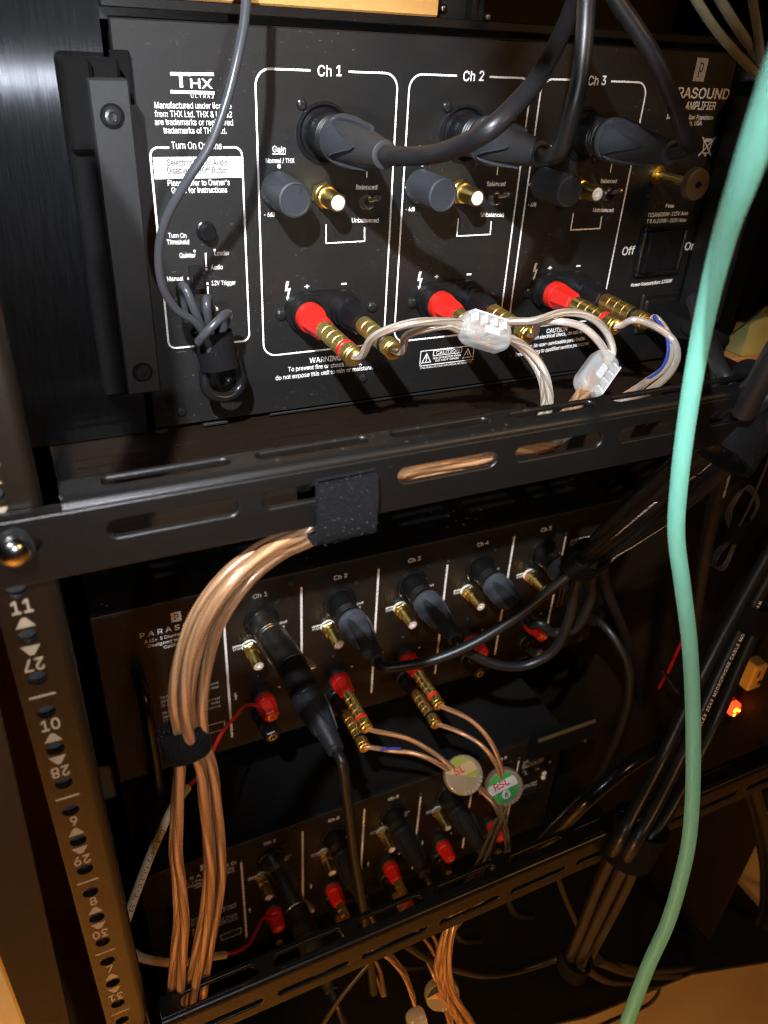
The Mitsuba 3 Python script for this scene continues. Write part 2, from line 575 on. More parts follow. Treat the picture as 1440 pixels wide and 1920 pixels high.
def cross_slot(x, y, z, r, h):
    return cat(block(x - r * 0.62, x + r * 0.62, y - h - 0.25, y - h + 0.3, z - r * 0.14, z + r * 0.14), block(x - r * 0.14, x + r * 0.14, y - h - 0.28, y - h + 0.3, z - r * 0.62, z + r * 0.62))



# barrel of the flashlight
_u, _v, _d = frame(KEY_AIM - KEY)
put('flashlight__barrel', lathe([(BARREL_R + 1.5, -3), (BARREL_R + 1.5, BARREL_L), (BARREL_R, BARREL_L), (BARREL_R, -1.5), (0.2, -1.5), (0.2, -3)], KEY, KEY_AIM - KEY, 48), 'm_black_matte')
# ---------------------------------------------------------------- three-channel amplifier, rear side (its panel is y = 0)
AMP = thing('power_amplifier', 'large black three channel power amplifier with white lettering, topmost in the rack', 'amplifier')
PY = -0.02
part(AMP, 'rear_panel', block(0, 334, 0, 3, -176, 0, 0.6), 'm_panel')
part(AMP, 'chassis', block(1, 333, 3.2, 330, -174, -1.5, 1), 'm_panel_plain')
def sheet(x0, x1, y, z0, z1):
    # front face with its grain along z
    V = np.array([(x0, y, z0), (x1, y, z0), (x1, y, z1), (x0, y, z1)])
    return trimesh.Trimesh(V, [(0, 1, 2), (0, 2, 3)], process=False), np.array([(0, 0), (1, 0), (1, 1), (0, 1.0)])


m, uv = sheet(-75, -3.2, 1.9, -178, 40)
part(AMP, 'side_panel', m, 'm_brushed', True, uv, label='brushed dark metal side panel')
part(AMP, 'side_frame', block(-75, -3.2, 2, 6, -178, 40), 'm_panel_plain')
part(AMP, 'heat_sink', block(-75, -3.4, 6.2, 330, -176, 38), 'm_panel_plain')
m, uv = sheet(337, 392, 1.9, -178, 0)
part(AMP, 'side_panel', m, 'm_brushed', True, uv)
part(AMP, 'side_frame', block(337, 392, 2, 6, -178, 0), 'm_panel_plain')
part(AMP, 'heat_sink', block(337, 392, 6.2, 330, -176, -2), 'm_panel_plain')


def make_handle(x0, x1, wing=True):
    h = part(AMP, 'handle', cat(block(x0, x1, -23, 0, -146.5, -19.7, 0.7)), 'm_handle', False, label='thick black rear handle with two bolts' if wing else None)
    xm = (x0 + x1) / 2
    if not wing:
        part(h, 'bracket', block(x0 + 1.5, x1 + 8.5, -14, 0.5, -150, -13.5, 1.2), 'm_black_matte', False)
    else:
      part(h, 'bracket', cat(block(x0 - 8.5, x1 - 1.5, -14, 0.5, -150, -13.5, 1.2), block(x0 - 8.5, x0 + 3, -18, -11, -46, -13.7, 1.5), block(x1 - 3, x1 + 4.5, -4, 0, -30, -11, 0.5)), 'm_black_matte', False)
    for z in (-32.4, -136.2):
        part(h, 'bolt_washer', lathe([(4.6, -0.4), (4.6, 0.12), (3.7, 0.2), (3.7, -0.4)], (xm, -23, z), n=28), 'm_black_matte')
        part(h, 'bolt', lathe([(3.6, 0), (3.6, 0.5), (2.9, 1.2), (1.7, 1.3), (1.5, 0.5), (0.2, 0.45)], (xm, -23, z), n=28), 'm_screw')


make_handle(-13.6, 1.5)
make_handle(335.0, 350.0, False)

# ---- printed lettering
prints(AMP, [
    wall_text('Manufactured under license', (14.2, 0.0, -31.4), (46.9, 0.0, -31.2), 2.3, PY, True),
    wall_text('from THX Ltd. THX & Ultra2', (14.1, 0.0, -34.6), (47.0, 0.0, -34.5), 2.3, PY, True),
    wall_text('are trademarks or registered', (13.8, 0.0, -37.6), (47.3, 0.0, -37.6), 2.3, PY, True),
    wall_text('trademarks of THX Ltd.', (17.1, 0.0, -40.8), (44.3, 0.0, -40.9), 2.3, PY, True)])
t0, t1, t2, t3 = (21.9, 0.0, -18.7), (40.1, 0.0, -18.4), (21.4, 0.0, -25.2), (39.9, 0.0, -25.3)
part(AMP, 'logo', cat(wall_poly(line2([t0, t1], 1.3), PY), wall_poly(line2([t2, t3], 1.3), PY),
    wall_poly(line2([t0, (t0[0] + 8.5, t0[2])], 1.3).union(line2([(t0[0] + 4.2, t0[2]), (t0[0] + 4.2, t2[2] + 1.6)], 1.5)), PY - 0.13),
    wall_text('HX', (t0[0] + 7.4, 0, t2[2] + 1.5), (t1[0] - 0.9, 0, t2[2] + 1.5), (t0[2] - t2[2]) - 3.0, PY, True),
    wall_text('U L T R A 2', (29.6, 0.0, -27.3), (39.5, 0.0, -27.3), 1.3, PY, True)), 'm_print', False)
prints(AMP, [
    wall_text('Turn On Options', (19.8, 0.0, -46.8), (41.8, 0.0, -47.0), 2.7, PY, True),
    wall_text("Please refer to Owner's", (16.8, 0.0, -61.6), (44.6, 0.0, -61.8), 2.4, PY, True),
    wall_text('Guide for instructions', (18.2, 0.0, -64.6), (43.2, 0.0, -64.9), 2.4, PY, True),
    wall_text('Turn On', (15.1, -0.0, -83.4), (23.4, 0.0, -83.8), 2.1, PY, True),
    wall_text('Threshold', (14.2, 0.0, -86.2), (24.4, 0.0, -86.6), 2.1, PY, True),
    wall_text('Quieter', (19.3, 0.0, -92.4), (26.9, 0.0, -92.7), 2.1, PY, True),
    wall_text('Louder', (35.5, 0.0, -92.3), (42.7, 0.0, -92.5), 2.1, PY, True),
    wall_text('Audio', (33.5, 0.0, -98.6), (39.3, 0.0, -98.8), 2.1, PY, True),
    wall_text('Manual', (12.7, 0.0, -102.6), (20.4, 0.0, -102.9), 2.1, PY, True),
    wall_text('12V Trigger', (33.2, 0.0, -106.0), (45.1, 0.0, -106.5), 2.1, PY, True),
    wall_text('In', (33.7, 0.0, -118.1), (35.8, 0.0, -118.2), 2.1, PY, True)])


def outline(x0, x1, z0, z1, r, gap0, gap1, w=0.95):
    ring = rounded(x0, x1, z0, z1, r)
    ring = ring.difference(ring.buffer(-w))
    return ring.difference(sbox(gap0, z1 - 3, gap1, z1 + 3))


ob0, ob1 = (10.3, 0.0, -45.8), (51.0, 0.0, -135.6)
obT, obR = (9.8, 0.0, -135.1), (51.4, 0.0, -45.9)
g0, g1 = (19.0, 0.0, -46.0), (42.3, 0.0, -46.1)
part(AMP, 'outline', cat(wall_poly(outline(ob0[0], (obR[0] + ob1[0]) / 2, (obT[2] + ob1[2]) / 2, ob0[2], 4, g0[0], g1[0]), PY),
    wall_poly(line2([(31.6, 0.0, -90.9), (31.4, 0.0, -97.4)], 0.9), PY), wall_poly(line2([(31.5, 0.0, -106.4), (31.4, 0.0, -113.0)], 0.9), PY),
    *[wall_poly(Point(p[0], p[2]).buffer(0.6), PY) for p in ((26.5, 0.0, -89.8), (35.9, 0.0, -89.9), (31.4, 0.0, -98.4), (22.8, 0.0, -102.1), (31.5, 0.0, -105.1))]), 'm_print', False)
l0, l1 = (11.7, 0.0, -50.0), (50.9, 0.0, -58.8)
lb = part(AMP, 'sticker', block(l0[0], l1[0], -0.25, 0.02, l1[2], l0[2]), 'm_label', False, label='white printed sticker with grey words')
part(lb, 'lettering', cat(wall_text('Selecting 12V or Audio', (17.3, 0.0, -53.4), (44.0, 0.0, -53.6), 2.5, -0.27, True), wall_text('Disables On/Off Button', (17.1, 0.0, -56.6), (44.1, 0.0, -56.8), 2.5, -0.27, True)), 'm_ink', False)
# threshold dial and slide switch
c = (32.8, 0.0, -82.8)
th = part(AMP, 'threshold_dial', lathe([(4.6, 0), (4.6, 0.8), (4.0, 1.2), (3.7, 1.2), (3.7, 5), (3.2, 5.8), (0.3, 5.8)], (c[0] - 0.5, 0, c[2] + 1.6)), 'm_black_gloss')
c = (26.0, 0.0, -101.3)
part(AMP, 'slide_switch', cat(block(c[0] - 3, c[0] + 3, -0.6, 0.5, c[2] - 5.4, c[2] + 5.4, 0.3), *[block(c[0] - 2.2, c[0] + 3.0, -4.6, -0.5, c[2] - 5 + 1.25 * i, c[2] - 4.2 + 1.25 * i, 0.15) for i in range(5)], block(c[0] - 2.0, c[0] + 2.8, -4.1, -0.5, c[2] - 5, c[2] + 1)), 'm_black', False)
for p in ((113.9, 0.0, -162.9), (13.9, 0.0, -168.5), (209.7, 0.0, -162.2)):
    k = part(AMP, 'screw', screw(p[0], 0, p[2], 2.4, 1.6), 'm_screw')
    part(k, 'cross_slot', cross_slot(p[0], 0, p[2], 2.4, 1.2), 'm_black_matte', False)
# notches under the panel's lower edge
part(AMP, 'bottom_lip', cat(block(0, 6, -1.6, 0, -178.2, -176.2, 0.3), block(24, 37, -2.2, 0, -177.6, -176.2, 0.3), block(60, 300, -0.8, 0, -177.6, -176.2, 0.3)), 'm_handle', False)

# ---- the three channels
W_, G_ = 68.62, 5.17
BX, BZ, BH = 57.44, -15.2, 129.3


def boot_profile(L=67.0):
    hs = np.r_[22.5, 22.8, 23.6, np.linspace(24.5, L - 3.2, 40), L - 2.8, L - 2.2, L - 0.4, L, L]
    out = []
    for h in hs:
        t = (h - 22.5) / (L - 22.5)
        r = 9.6 if t < 0.2 else 9.6 - 4.6 * ((t - 0.2) / 0.8) ** 1.05
        if h >= L - 2.2:
            r += 0.35
        if h >= L:
            r -= 0.6
        out.append((r, h))
    out[0] = (9.0, 22.5)
    out[-1] = (3.5, L)
    return out


def boot_sleeve(p, ax, n=96, rows=26):
    """Raised rubber sleeve whose front edge runs in four long scallops; its mesh follows that edge."""
    full = boot_profile()
    xs, rs = np.array([q[1] for q in full[1:-1]]), np.array([q[0] for q in full[1:-1]])
    u, v, d = frame(ax)
    th = np.arange(n) / n * 2 * np.pi
    edge = 41 + 12 * np.cos(4 * th + 0.5)
    s = np.r_[0, np.linspace(0.0, 1, rows), 1.0]
    V = []
    for k, q in enumerate(s):
        h = 22.6 + (edge - 22.6) * q
        r = np.interp(h, xs, rs) + 0.85 + 0.4 * np.clip((q - 0.86) / 0.1, 0, 1)
        r -= 0.5 * (np.abs(h - 25.8) < 0.45)
        if k == 0 or k == len(s) - 1:
            r = np.interp(h, xs, rs) - 1.0
        V.append(np.array(p, float) + d * h[:, None] + (r * np.cos(th))[:, None] * u + (r * np.sin(th))[:, None] * v)
    V = np.vstack(V)
    i, j = np.meshgrid(np.arange(len(s) - 1), np.arange(n), indexing='ij')
    a, b = (i * n + j).ravel(), (i * n + (j + 1) % n).ravel()
    return trimesh.Trimesh(V, np.vstack([np.stack([a, b, b + n], 1), np.stack([a, b + n, a + n], 1)]), process=False)


def plug_shell(p, ax, r=9.3, L=22.6):
    prof = [(r, -1.0)]
    for h in np.arange(0, L, 0.4):
        g = 0.55 if any(abs(h - q) < 0.45 for q in (14.6, 16.6, 18.6)) else 0.0
        prof.append((r - g, h))
    prof.append((r, L))
    return lathe(prof, p, ax, 40)


def xlr_plug(key, p, ax=(0, -1, 0), grey='m_rubber', shell='m_black', r=9.3):
    """Connector shell, rubber boot with raised petals; returns where the cable leaves."""
    k = part(key, 'plug_shell', plug_shell(p, ax, r), shell)
    part(key, 'boot', lathe(boot_profile(), p, ax, 48), 'm_rubber_warm' if grey in ('m_rubber', 'm_rubber_light') else grey, 50)
    part(key, 'boot_sleeve', boot_sleeve(p, ax), grey, 50)
    u, v, d = frame(ax)
    return np.array(p, float) + d * 66.0


def xlr_socket(key, x, y, z):
    s = part(key, 'microphone_socket', lathe([(13.2, 0), (13.2, 1.0), (12.7, 1.7), (11.9, 1.8), (11.6, 1.0), (10.6, 0.2)], (x, y, z), n=48), 'm_black_gloss')
    for dx, dz in ((-10.5, 11.8), (10.5, -11.8)):
        k = part(s, 'screw', screw(x + dx, y, z + dz, 2.5, 1.9), 'm_screw')
    return s


def rca(key, x, y, z, L=20.0):
    s = part(key, 'signal_socket', cat(hexprism(6.2, 6.2, 0, 3.2, (x, y, z)), lathe([(5.4, 3.0), (5.4, 4.6), (4.9, 5.0), (4.9, 8.0), (4.15, 8.3), (4.15, L - 0.5), (3.9, L), (3.35, L), (3.3, L - 3), (0.2, L - 3)], (x, y, z), n=32)), 'm_gold')
    part(s, 'insert', lathe([(3.25, L - 2.9), (3.25, L + 0.1), (1.7, L + 0.15), (1.5, L - 1.2), (0.2, L - 1.2)], (x, y, z), n=24), 'm_teflon', label='white plastic insert')
    return s


def toggle(key, x, y, z):
    s = part(key, 'toggle_switch', cat(lathe([(3.6, 0), (3.6, 1.2), (3.0, 2.0), (2.9, 3.4), (2.3, 3.6)], (x, y, z), n=24), lathe([(0.9, 2), (1.1, 7), (1.5, 9.4), (1.2, 10.6), (0.3, 11)], (x, y, z), (0.25, -0.92, 0.35), 16)), 'm_chrome')
    return s


def knurl(n, d=0.28):
    return lambda t, h, r: r - d * (0.5 + 0.5 * math.cos(n * t))


def banana(key, p, ax, ring='m_red', L=36.0, r=4.55, screw_end=True):
    """A gold banana plug: knurled segments with smooth grooves, a coloured ring, an open end."""
    p = np.array(p, float)
    ms, at = [], 0.0
    ms.append(lathe([(3.3, -9), (3.3, 1)], p, ax, 20))
    for i, (a, b) in enumerate(((0.3, 6.7), (7.2, 12.7), (13.2, 18.5), (19.0, 23.7), (26.3, 31.6))):
        ms.append(lathe([(r - 0.5, a), (r, a + 0.3), (r, b - 0.3), (r - 0.5, b)], p, ax, 72, lambda t, h, q: q - (0.2 if math.cos(30 * t) > 0 else 0) if q > r - 0.2 else q))
    ms.append(lathe([(r - 0.5, 0), (r - 0.5, 31.3)], p, ax, 32))
    k = part(key, 'banana_plug', cat(ms, lathe([(r - 0.4, 31.6), (r + 0.15, 32.2), (r + 0.15, L - 0.6), (r - 0.5, L), (2.2, L), (2.1, L - 2.5), (0.1, L - 2.5)], p, ax, 32)), 'm_gold_knurl', 25)
    part(k, 'ring', lathe([(r - 0.1, 23.8), (r + 0.12, 24.0), (r + 0.12, 26.0), (r - 0.1, 26.2)], p, ax, 32), ring, label='red ring' if ring == 'm_red' else 'black ring')
    u, v, d = frame(ax)
    return p + d * (L - 2)


def post(key, p, m, ax=(0, -1, 0), L=24.0, label=None, tip=False):
    p = np.array(p, float)
    u, v, d = frame(ax)
    s = part(key, 'binding_post', cat(lathe([(7.2, 0), (7.4, 0.6), (7.4, 5.4), (6.9, 6.2), (5, 6.2)], p, ax, 36), hexprism(7.2, 5.9, 5.8, L, p, ax, 0.2, 0.7)), m, 20, label=label)
    if tip:
        part(s, 'socket', lathe([(3.0, L - 1), (3.0, L + 0.6), (2.2, L + 0.8), (2.0, L - 1), (0.2, L - 1)], p, ax, 24), 'm_gold')
    return s


posts, plugs_tip = {}, {}
for ch in range(3):
    dx = ch * (W_ + G_)
    x0, x1 = BX + dx, BX + W_ + dx
    tx0, tx1 = (85.9, 0.0, -17.8), (97.8, 0.0, -17.4)
    part(AMP, 'outline', wall_poly(outline(x0, x1, BZ - BH, BZ, 7, tx0[0] + dx - 3.0, tx1[0] + dx + 3.2), PY), 'm_print', False)
    L = []

    def tx(s, a, b, h, bold=False):
        L.append(wall_text(s, (a[0] + dx, 0, a[2]), (b[0] + dx, 0, b[2]), h, PY, bold))
    tx('Ch %d' % (ch + 1), tx0, tx1, 4.1, True)
    tx('Gain', (64.6, 0.0, -48.3), (71.2, 0.0, -48.5), 2.5, True)
    L.append(wall_poly(affinity.translate(line2([(64.6, 0.0, -49.1), (71.2, 0.0, -49.2)], 0.35), dx, 0), PY))
    tx('Normal / THX', (61.4, 0.0, -52.8), (75.2, 0.0, -53.0), 2.0, True)
    tx('- 6dB', (59.7, 0.0, -76.0), (65.3, 0.0, -76.1), 2.0, True)
    tx('Balanced', (106.1, 0.0, -65.0), (117.6, 0.0, -65.3), 2.1, True)
    tx('Unbalanced', (104.4, 0.0, -80.2), (119.1, 0.0, -80.8), 2.1, True)
    tx('+', (79.3, 0.0, -111.0), (82.7, 0.0, -111.0), 2.6, True)
    p = (101.3, 0.0, -110.1)
    L.append(sbox and wall_poly(sbox(p[0] + dx - 1.5, p[2] - 0.5, p[0] + dx + 1.5, p[2] + 0.5), PY))
    p = (71.3, 0.0, -111.9)
    bolt = Polygon([(-0.9, 5.2), (0.7, 5.2), (-0.1, 1.6), (1.6, 1.9), (0.3, -2.8), (1.2, -2.6), (-0.4, -5.0), (-1.2, -2.2), (-0.4, -2.6), (-0.1, 0.5), (-1.7, 0.3)])
    L.append(wall_poly(affinity.translate(bolt, p[0] + dx, p[2]), PY))
    q = [(91.2, 0.0, -80.5), (91.3, 0.0, -89.5), (111.9, 0.0, -89.5), (111.6, 0.0, -82.8)]
    L.append(wall_poly(affinity.translate(line2(q, 0.75), dx, 0), PY))
    L.append(wall_poly(affinity.translate(line2([(111.7, 0.0, -54.9), (111.8, 0.0, -59.9)], 0.6), dx, 0), PY))
    for c in ((67.8, 0.0, -54.3), (59.8, 0.0, -64.8)):
        L.append(wall_poly(Point(c[0] + dx, c[2]).buffer(0.95), PY))
    prints(AMP, L)
    c = (89.2, -0.0, -40.6)
    xlr_socket(AMP, c[0] + dx, 0, c[2])
    # gain knob
    c = (66.6 + dx, -64.2)
    kn = part(AMP, 'gain_knob', lathe([(8.1, 1.5), (8.1, 2.5), (7.9, 24.0), (7.5, 25.2), (6.6, 25.6), (6.3, 25.3), (0.2, 25.3)], (c[0], 0, c[1]), n=56), 'm_rubber', 30)
    part(kn, 'pointer', block(c[0] + 2.2, c[0] + 2.9, -25.6, -25.2, c[1] + 2.5, c[1] + 6, 0.1), 'm_rubber_warm', False)
    c = (89.0, 0.0, -67.0)
    rca(AMP, c[0] + dx, 0, c[2])
    c = (111.9, 0.0, -71.0)
    toggle(AMP, c[0] + dx, 0, c[2])
    # loudspeaker terminals: one moulded base, a red and a black post
    xp, xm, zz = 78.6 + dx, 99.6 + dx, -121.8
    base = rounded(xp - 9.6, xm + 9.6, zz - 9.6, zz + 9.6, 9.5)
    m = cat(trimesh.creation.extrude_polygon(base, 5.2, engine='earcut'))
    m2 = trimesh.creation.extrude_polygon(base.buffer(-0.9), 6.2, engine='earcut')
    tb = cat([trimesh.Trimesh(np.stack([q.vertices[:, 0], 0.2 - q.vertices[:, 2], q.vertices[:, 1]], 1), q.faces, process=False) for q in (m, m2)])
    part(AMP, 'terminal_base', tb, 'm_black', 20)
    part(AMP, 'terminal_collar', cat(lathe([(8.2, 4), (8.4, 10), (7.9, 11)], (xp, 0, zz), n=32), lathe([(8.2, 4), (8.4, 9), (7.9, 10)], (xm, 0, zz), n=32)), 'm_black')
    post(AMP, (xp, -10.2, zz), 'm_red', L=20, label='red binding post')
    post(AMP, (xm, -9.2, zz), 'm_black_gloss', L=20)
    posts[ch] = ((xp, -30.5, zz), (xm, -29.5, zz))
    for c in ((67.3, 0.0, -122.9), (117.5, 0.0, -123.0)):
        k = part(AMP, 'screw', screw(c[0] + dx, 0, c[2], 2.9, 2.2), 'm_screw')
        part(k, 'cross_slot', cross_slot(c[0] + dx, 0, c[2], 2.9, 1.7), 'm_black_matte', False)

# ---- lower and right-hand lettering
prints(AMP, [
    wall_text('WARNING', (82.6, 0.0, -150.6), (100.9, 0.0, -150.9), 2.9, PY, True),
    wall_text('To prevent fire or shock hazard,', (70.6, 0.0, -153.8), (113.1, 0.0, -154.9), 2.4, PY, True),
    wall_text('do not expose this unit to rain or moisture.', (63.7, 0.0, -157.8), (119.8, 0.0, -158.3), 2.4, PY, True)])
c0, c1 = (148.8, 0.0, -151.0), (184.1, 0.0, -159.0)
cx0, cx1, cz1, cz0 = c0[0], c1[0], c0[2], c1[2] - 1.2
ring = sbox(cx0, cz0, cx1, cz1)
tri = lambda x, z, s: Polygon([(x - s, z - 0.9 * s), (x + s, z - 0.9 * s), (x, z + s)])
tl, tr = tri(cx0 + 4.2, (cz0 + cz1) / 2, 3.2), tri(cx1 - 4.2, (cz0 + cz1) / 2, 3.2)
part(AMP, 'caution_mark', cat(wall_poly(ring.difference(ring.buffer(-0.5)), PY), *[wall_poly(q.difference(q.buffer(-0.5)), PY) for q in (tl, tr)],
    wall_poly(sbox(cx0 + 8.2, cz1 - 4.0, cx1 - 8.2, cz1 - 0.5).difference(sbox(cx0 + 8.7, cz1 - 3.6, cx1 - 8.7, cz1 - 0.9)), PY), wall_text('CAUTION', (cx0 + 10, 0, cz1 - 3.2), (cx1 - 10, 0, cz1 - 3.2), 1.9, PY),
    wall_text('RISK OF ELECTRIC SHOCK', (cx0 + 8.4, 0, cz1 - 5.8), (cx1 - 8.4, 0, cz1 - 5.8), 1.0, PY, True), wall_text('DO NOT OPEN', (cx0 + 10, 0, cz1 - 7.4), (cx1 - 10, 0, cz1 - 7.4), 1.0, PY, True),
    wall_text('!', (cx1 - 4.6, 0, cz0 + 2.4), (cx1 - 3.8, 0, cz0 + 2.4), 3.2, PY, True), wall_poly(affinity.translate(affinity.scale(bolt, 0.4, 0.4, origin=(0, 0)), cx0 + 4.2, (cz0 + cz1) / 2 - 0.4), PY),
    wall_text('AVIS: RISQUE DE CHOC ELECTRIQUE, NE PAS OUVRIR', (cx0 + 0.6, 0, cz0 - 1.6), (cx1 - 0.4, 0, cz0 - 1.6), 1.0, PY)), 'm_print', False)
prints(AMP, [
    wall_text('CAUTION', (233.6, 0.0, -149.1), (249.1, 0.0, -149.1), 2.7, PY, True),
    wall_text('To prevent electrical shock, do not remove', (215.6, 0.0, -152.4), (267.4, 0.0, -151.4), 2.3, PY, True),
    wall_text('cover. No user-serviceable parts inside.', (218.0, 0.0, -157.3), (264.5, 0.0, -156.2), 2.3, PY, True),
    wall_text('Refer servicing to qualified service personnel.', (213.4, 0.0, -161.6), (268.2, 0.0, -159.7), 2.3, PY, True)])
p0, p1 = (304.0, 0.0, -3.1), (304.8, 0.0, -14.2)
p2 = (312.1, 0.0, -3.2)
pb = part(AMP, 'emblem', wall_poly(sbox(p0[0], p1[2], p2[0], p0[2]), PY), 'm_print_dim', False, label='small pale rectangular emblem with a letter P')
part(pb, 'letter', wall_text('P', ((p0[0] + p2[0]) / 2 - 1.7, 0, p1[2] + 2), ((p0[0] + p2[0]) / 2 + 1.7, 0, p1[2] + 2), 7, PY - 0.13), 'm_ink', False)
prints(AMP, [
    wall_text('PARASOUND', (284.2, 0.0, -22.3), (333.6, 0.0, -22.4), 5.0, PY, True),
    wall_text('A 31  AMPLIFIER', (291.7, 0.0, -28.1), (325.5, 0.0, -27.9), 4.0, PY, True),
    wall_text('Designed in San Francisco', (291.3, 0.0, -32.8), (325.7, 0.0, -32.9), 2.3, PY, True),
    wall_text('California, USA', (298.0, 0.0, -35.7), (318.2, 0.0, -35.8), 2.3, PY, True)])
prints(AMP, [
    wall_text('Fuse', (305.2, 0.0, -79.6), (311.8, 0.0, -79.8), 2.0, PY, True),
    wall_text('T15AH/250V-115V Area', (292.9, 0.0, -84.5), (324.3, 0.0, -84.4), 2.2, PY, True),
    wall_text('T 8 AL/250V-230V Area', (293.1, 0.0, -88.0), (324.1, 0.0, -88.3), 2.2, PY, True),
    wall_text('Off', (279.1, 0.0, -105.8), (288.9, 0.0, -105.4), 4.6, PY, True),
    wall_text('On', (328.1, 0.0, -105.3), (337.1, 0.0, -105.3), 4.6, PY, True),
    wall_text('Power Consumption: 1250W', (291.8, 0.0, -125.4), (324.6, 0.0, -124.8), 2.1, PY, True)])
b0, b1 = (322.2, 0.0, -51.7), (330.7, 0.0, -42.1)
bin_ = Polygon([(0.12, 0.8), (0.88, 0.8), (0.74, 0.15), (0.26, 0.15)]).exterior.buffer(0.045).union(LineString([(-0.05, 0.02), (1.05, 1.0)]).buffer(0.045)).union(LineString([(1.05, 0.02), (-0.05, 1.0)]).buffer(0.045)).union(Point(0.5, 0.05).buffer(0.09)).union(sbox(0.2, 0.82, 0.8, 0.95))
part(AMP, 'bin_mark', wall_poly(affinity.translate(affinity.scale(bin_, b1[0] - b0[0], b1[2] - b0[2], origin=(0, 0)), b0[0], b0[2]), PY), 'm_print', False)
b0 = (309.2, 0.0, -50.5)
part(AMP, 'arrow_mark', wall_poly(Polygon([(0, 0), (6.5, 0), (6.5, 2.2), (3.2, 1.7), (5.0, 4.0), (6.8, 8.4), (7.4, 8.2), (6.0, 4.0)]).buffer(0), PY) if False else wall_poly(sbox(b0[0], b0[2], b0[0] + 6, b0[2] + 2.6), PY), 'm_print', False)
# fuse holder: a brass post with a slotted cap
c = (293.6, 0.0, -61.5)
fh = part(AMP, 'fuse_holder', lathe([(5.0, 0), (5.0, 1.5), (2.6, 2.0), (2.4, 20), (2.4, 30)], (c[0], 0, c[2]), n=28), 'm_gold', label='brass fuse holder with a slotted cap')
part(fh, 'cap', lathe([(4, 27), (8.3, 28), (8.5, 30), (8.1, 32), (7.4, 32.4), (2, 32.4), (1.6, 31.6), (0.2, 31.6)], (c[0], 0, c[2]), n=36), 'm_brass_dull')
part(fh, 'slot', cat(block(c[0] - 2.2, c[0] + 2.2, -32.8, -32, c[2] - 0.6, c[2] + 0.6), block(c[0] - 0.5, c[0] + 0.5, -32.85, -32, c[2] - 1.6, c[2] + 1.6)), 'm_black_matte', False)
# power switch
s0, s1 = (293.0, 0.0, -91.8), (322.2, 0.0, -116.0)
sw = part(AMP, 'power_switch', cat(block(s0[0] - 2.5, s1[0] + 2.5, -4.2, 0.2, s1[2] - 2.5, s1[2], 0.7), block(s0[0] - 2.5, s1[0] + 2.5, -4.2, 0.2, s0[2], s0[2] + 2.5, 0.7), block(s0[0] - 2.5, s0[0], -4.2, 0.2, s1[2], s0[2], 0.7), block(s1[0], s1[0] + 2.5, -4.2, 0.2, s1[2], s0[2], 0.7)), 'm_black_gloss', False)
xm = (s0[0] + s1[0]) / 2
V = np.array([(s0[0] + .3, -3.6, s0[2] - .3), (xm, -0.8, s0[2] - .3), (s1[0] - .3, -5.4, s0[2] - .3), (s1[0] - .3, 0.1, s0[2] - .3), (s0[0] + .3, 0.1, s0[2] - .3)])
rk = []
for z in (s0[2] - .3, s1[2] + .3):
    for x, y in ((s0[0] + .4, -7.4), (xm, -3.2), (s1[0] - .4, -2.2), (s1[0] - .4, 0), (s0[0] + .4, 0)):
        rk.append((x, y, z))
rk_ = np.array(rk)
part(sw, 'rocker', cat(trimesh.convex.convex_hull(rk_[[0, 1, 3, 4, 5, 6, 8, 9]]), trimesh.convex.convex_hull(rk_[[1, 2, 3, 6, 7, 8]])), 'm_black_gloss', False)
# mains inlet
c = (316.7, 0.0, -143.2)
part(AMP, 'power_inlet', cat(block(c[0] - 15, c[0] + 15, -2.5, 0.2, c[2] - 13, c[2] + 13, 1.2), block(c[0] - 12.5, c[0] + 12.5, -4, 0, c[2] - 9.5, c[2] + 9.5, 1.5)), 'm_black', False)
# ---------------------------------------------------------------- room
struct('floor', block(-2500, 2500, -2500, 1200, -800, -790), 'm_floor')
struct('wall', block(-2500, 2500, 900, 920, -790, 1600), 'm_wood')
wl = thing('wooden_board', 'dark brown cabinet side board left of the numbered rack rail', 'board')
brd = Polygon([(-77.5, -150), (-86.5, -372), (-92, -700), (-110, -700), (-99.3, -327), (-99.0, -60), (-90, 0), (-77, -60)])
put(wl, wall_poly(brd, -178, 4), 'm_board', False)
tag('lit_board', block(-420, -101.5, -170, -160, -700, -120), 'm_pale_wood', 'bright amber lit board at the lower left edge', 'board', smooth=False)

# ---------------------------------------------------------------- rack rails
U = 44.45


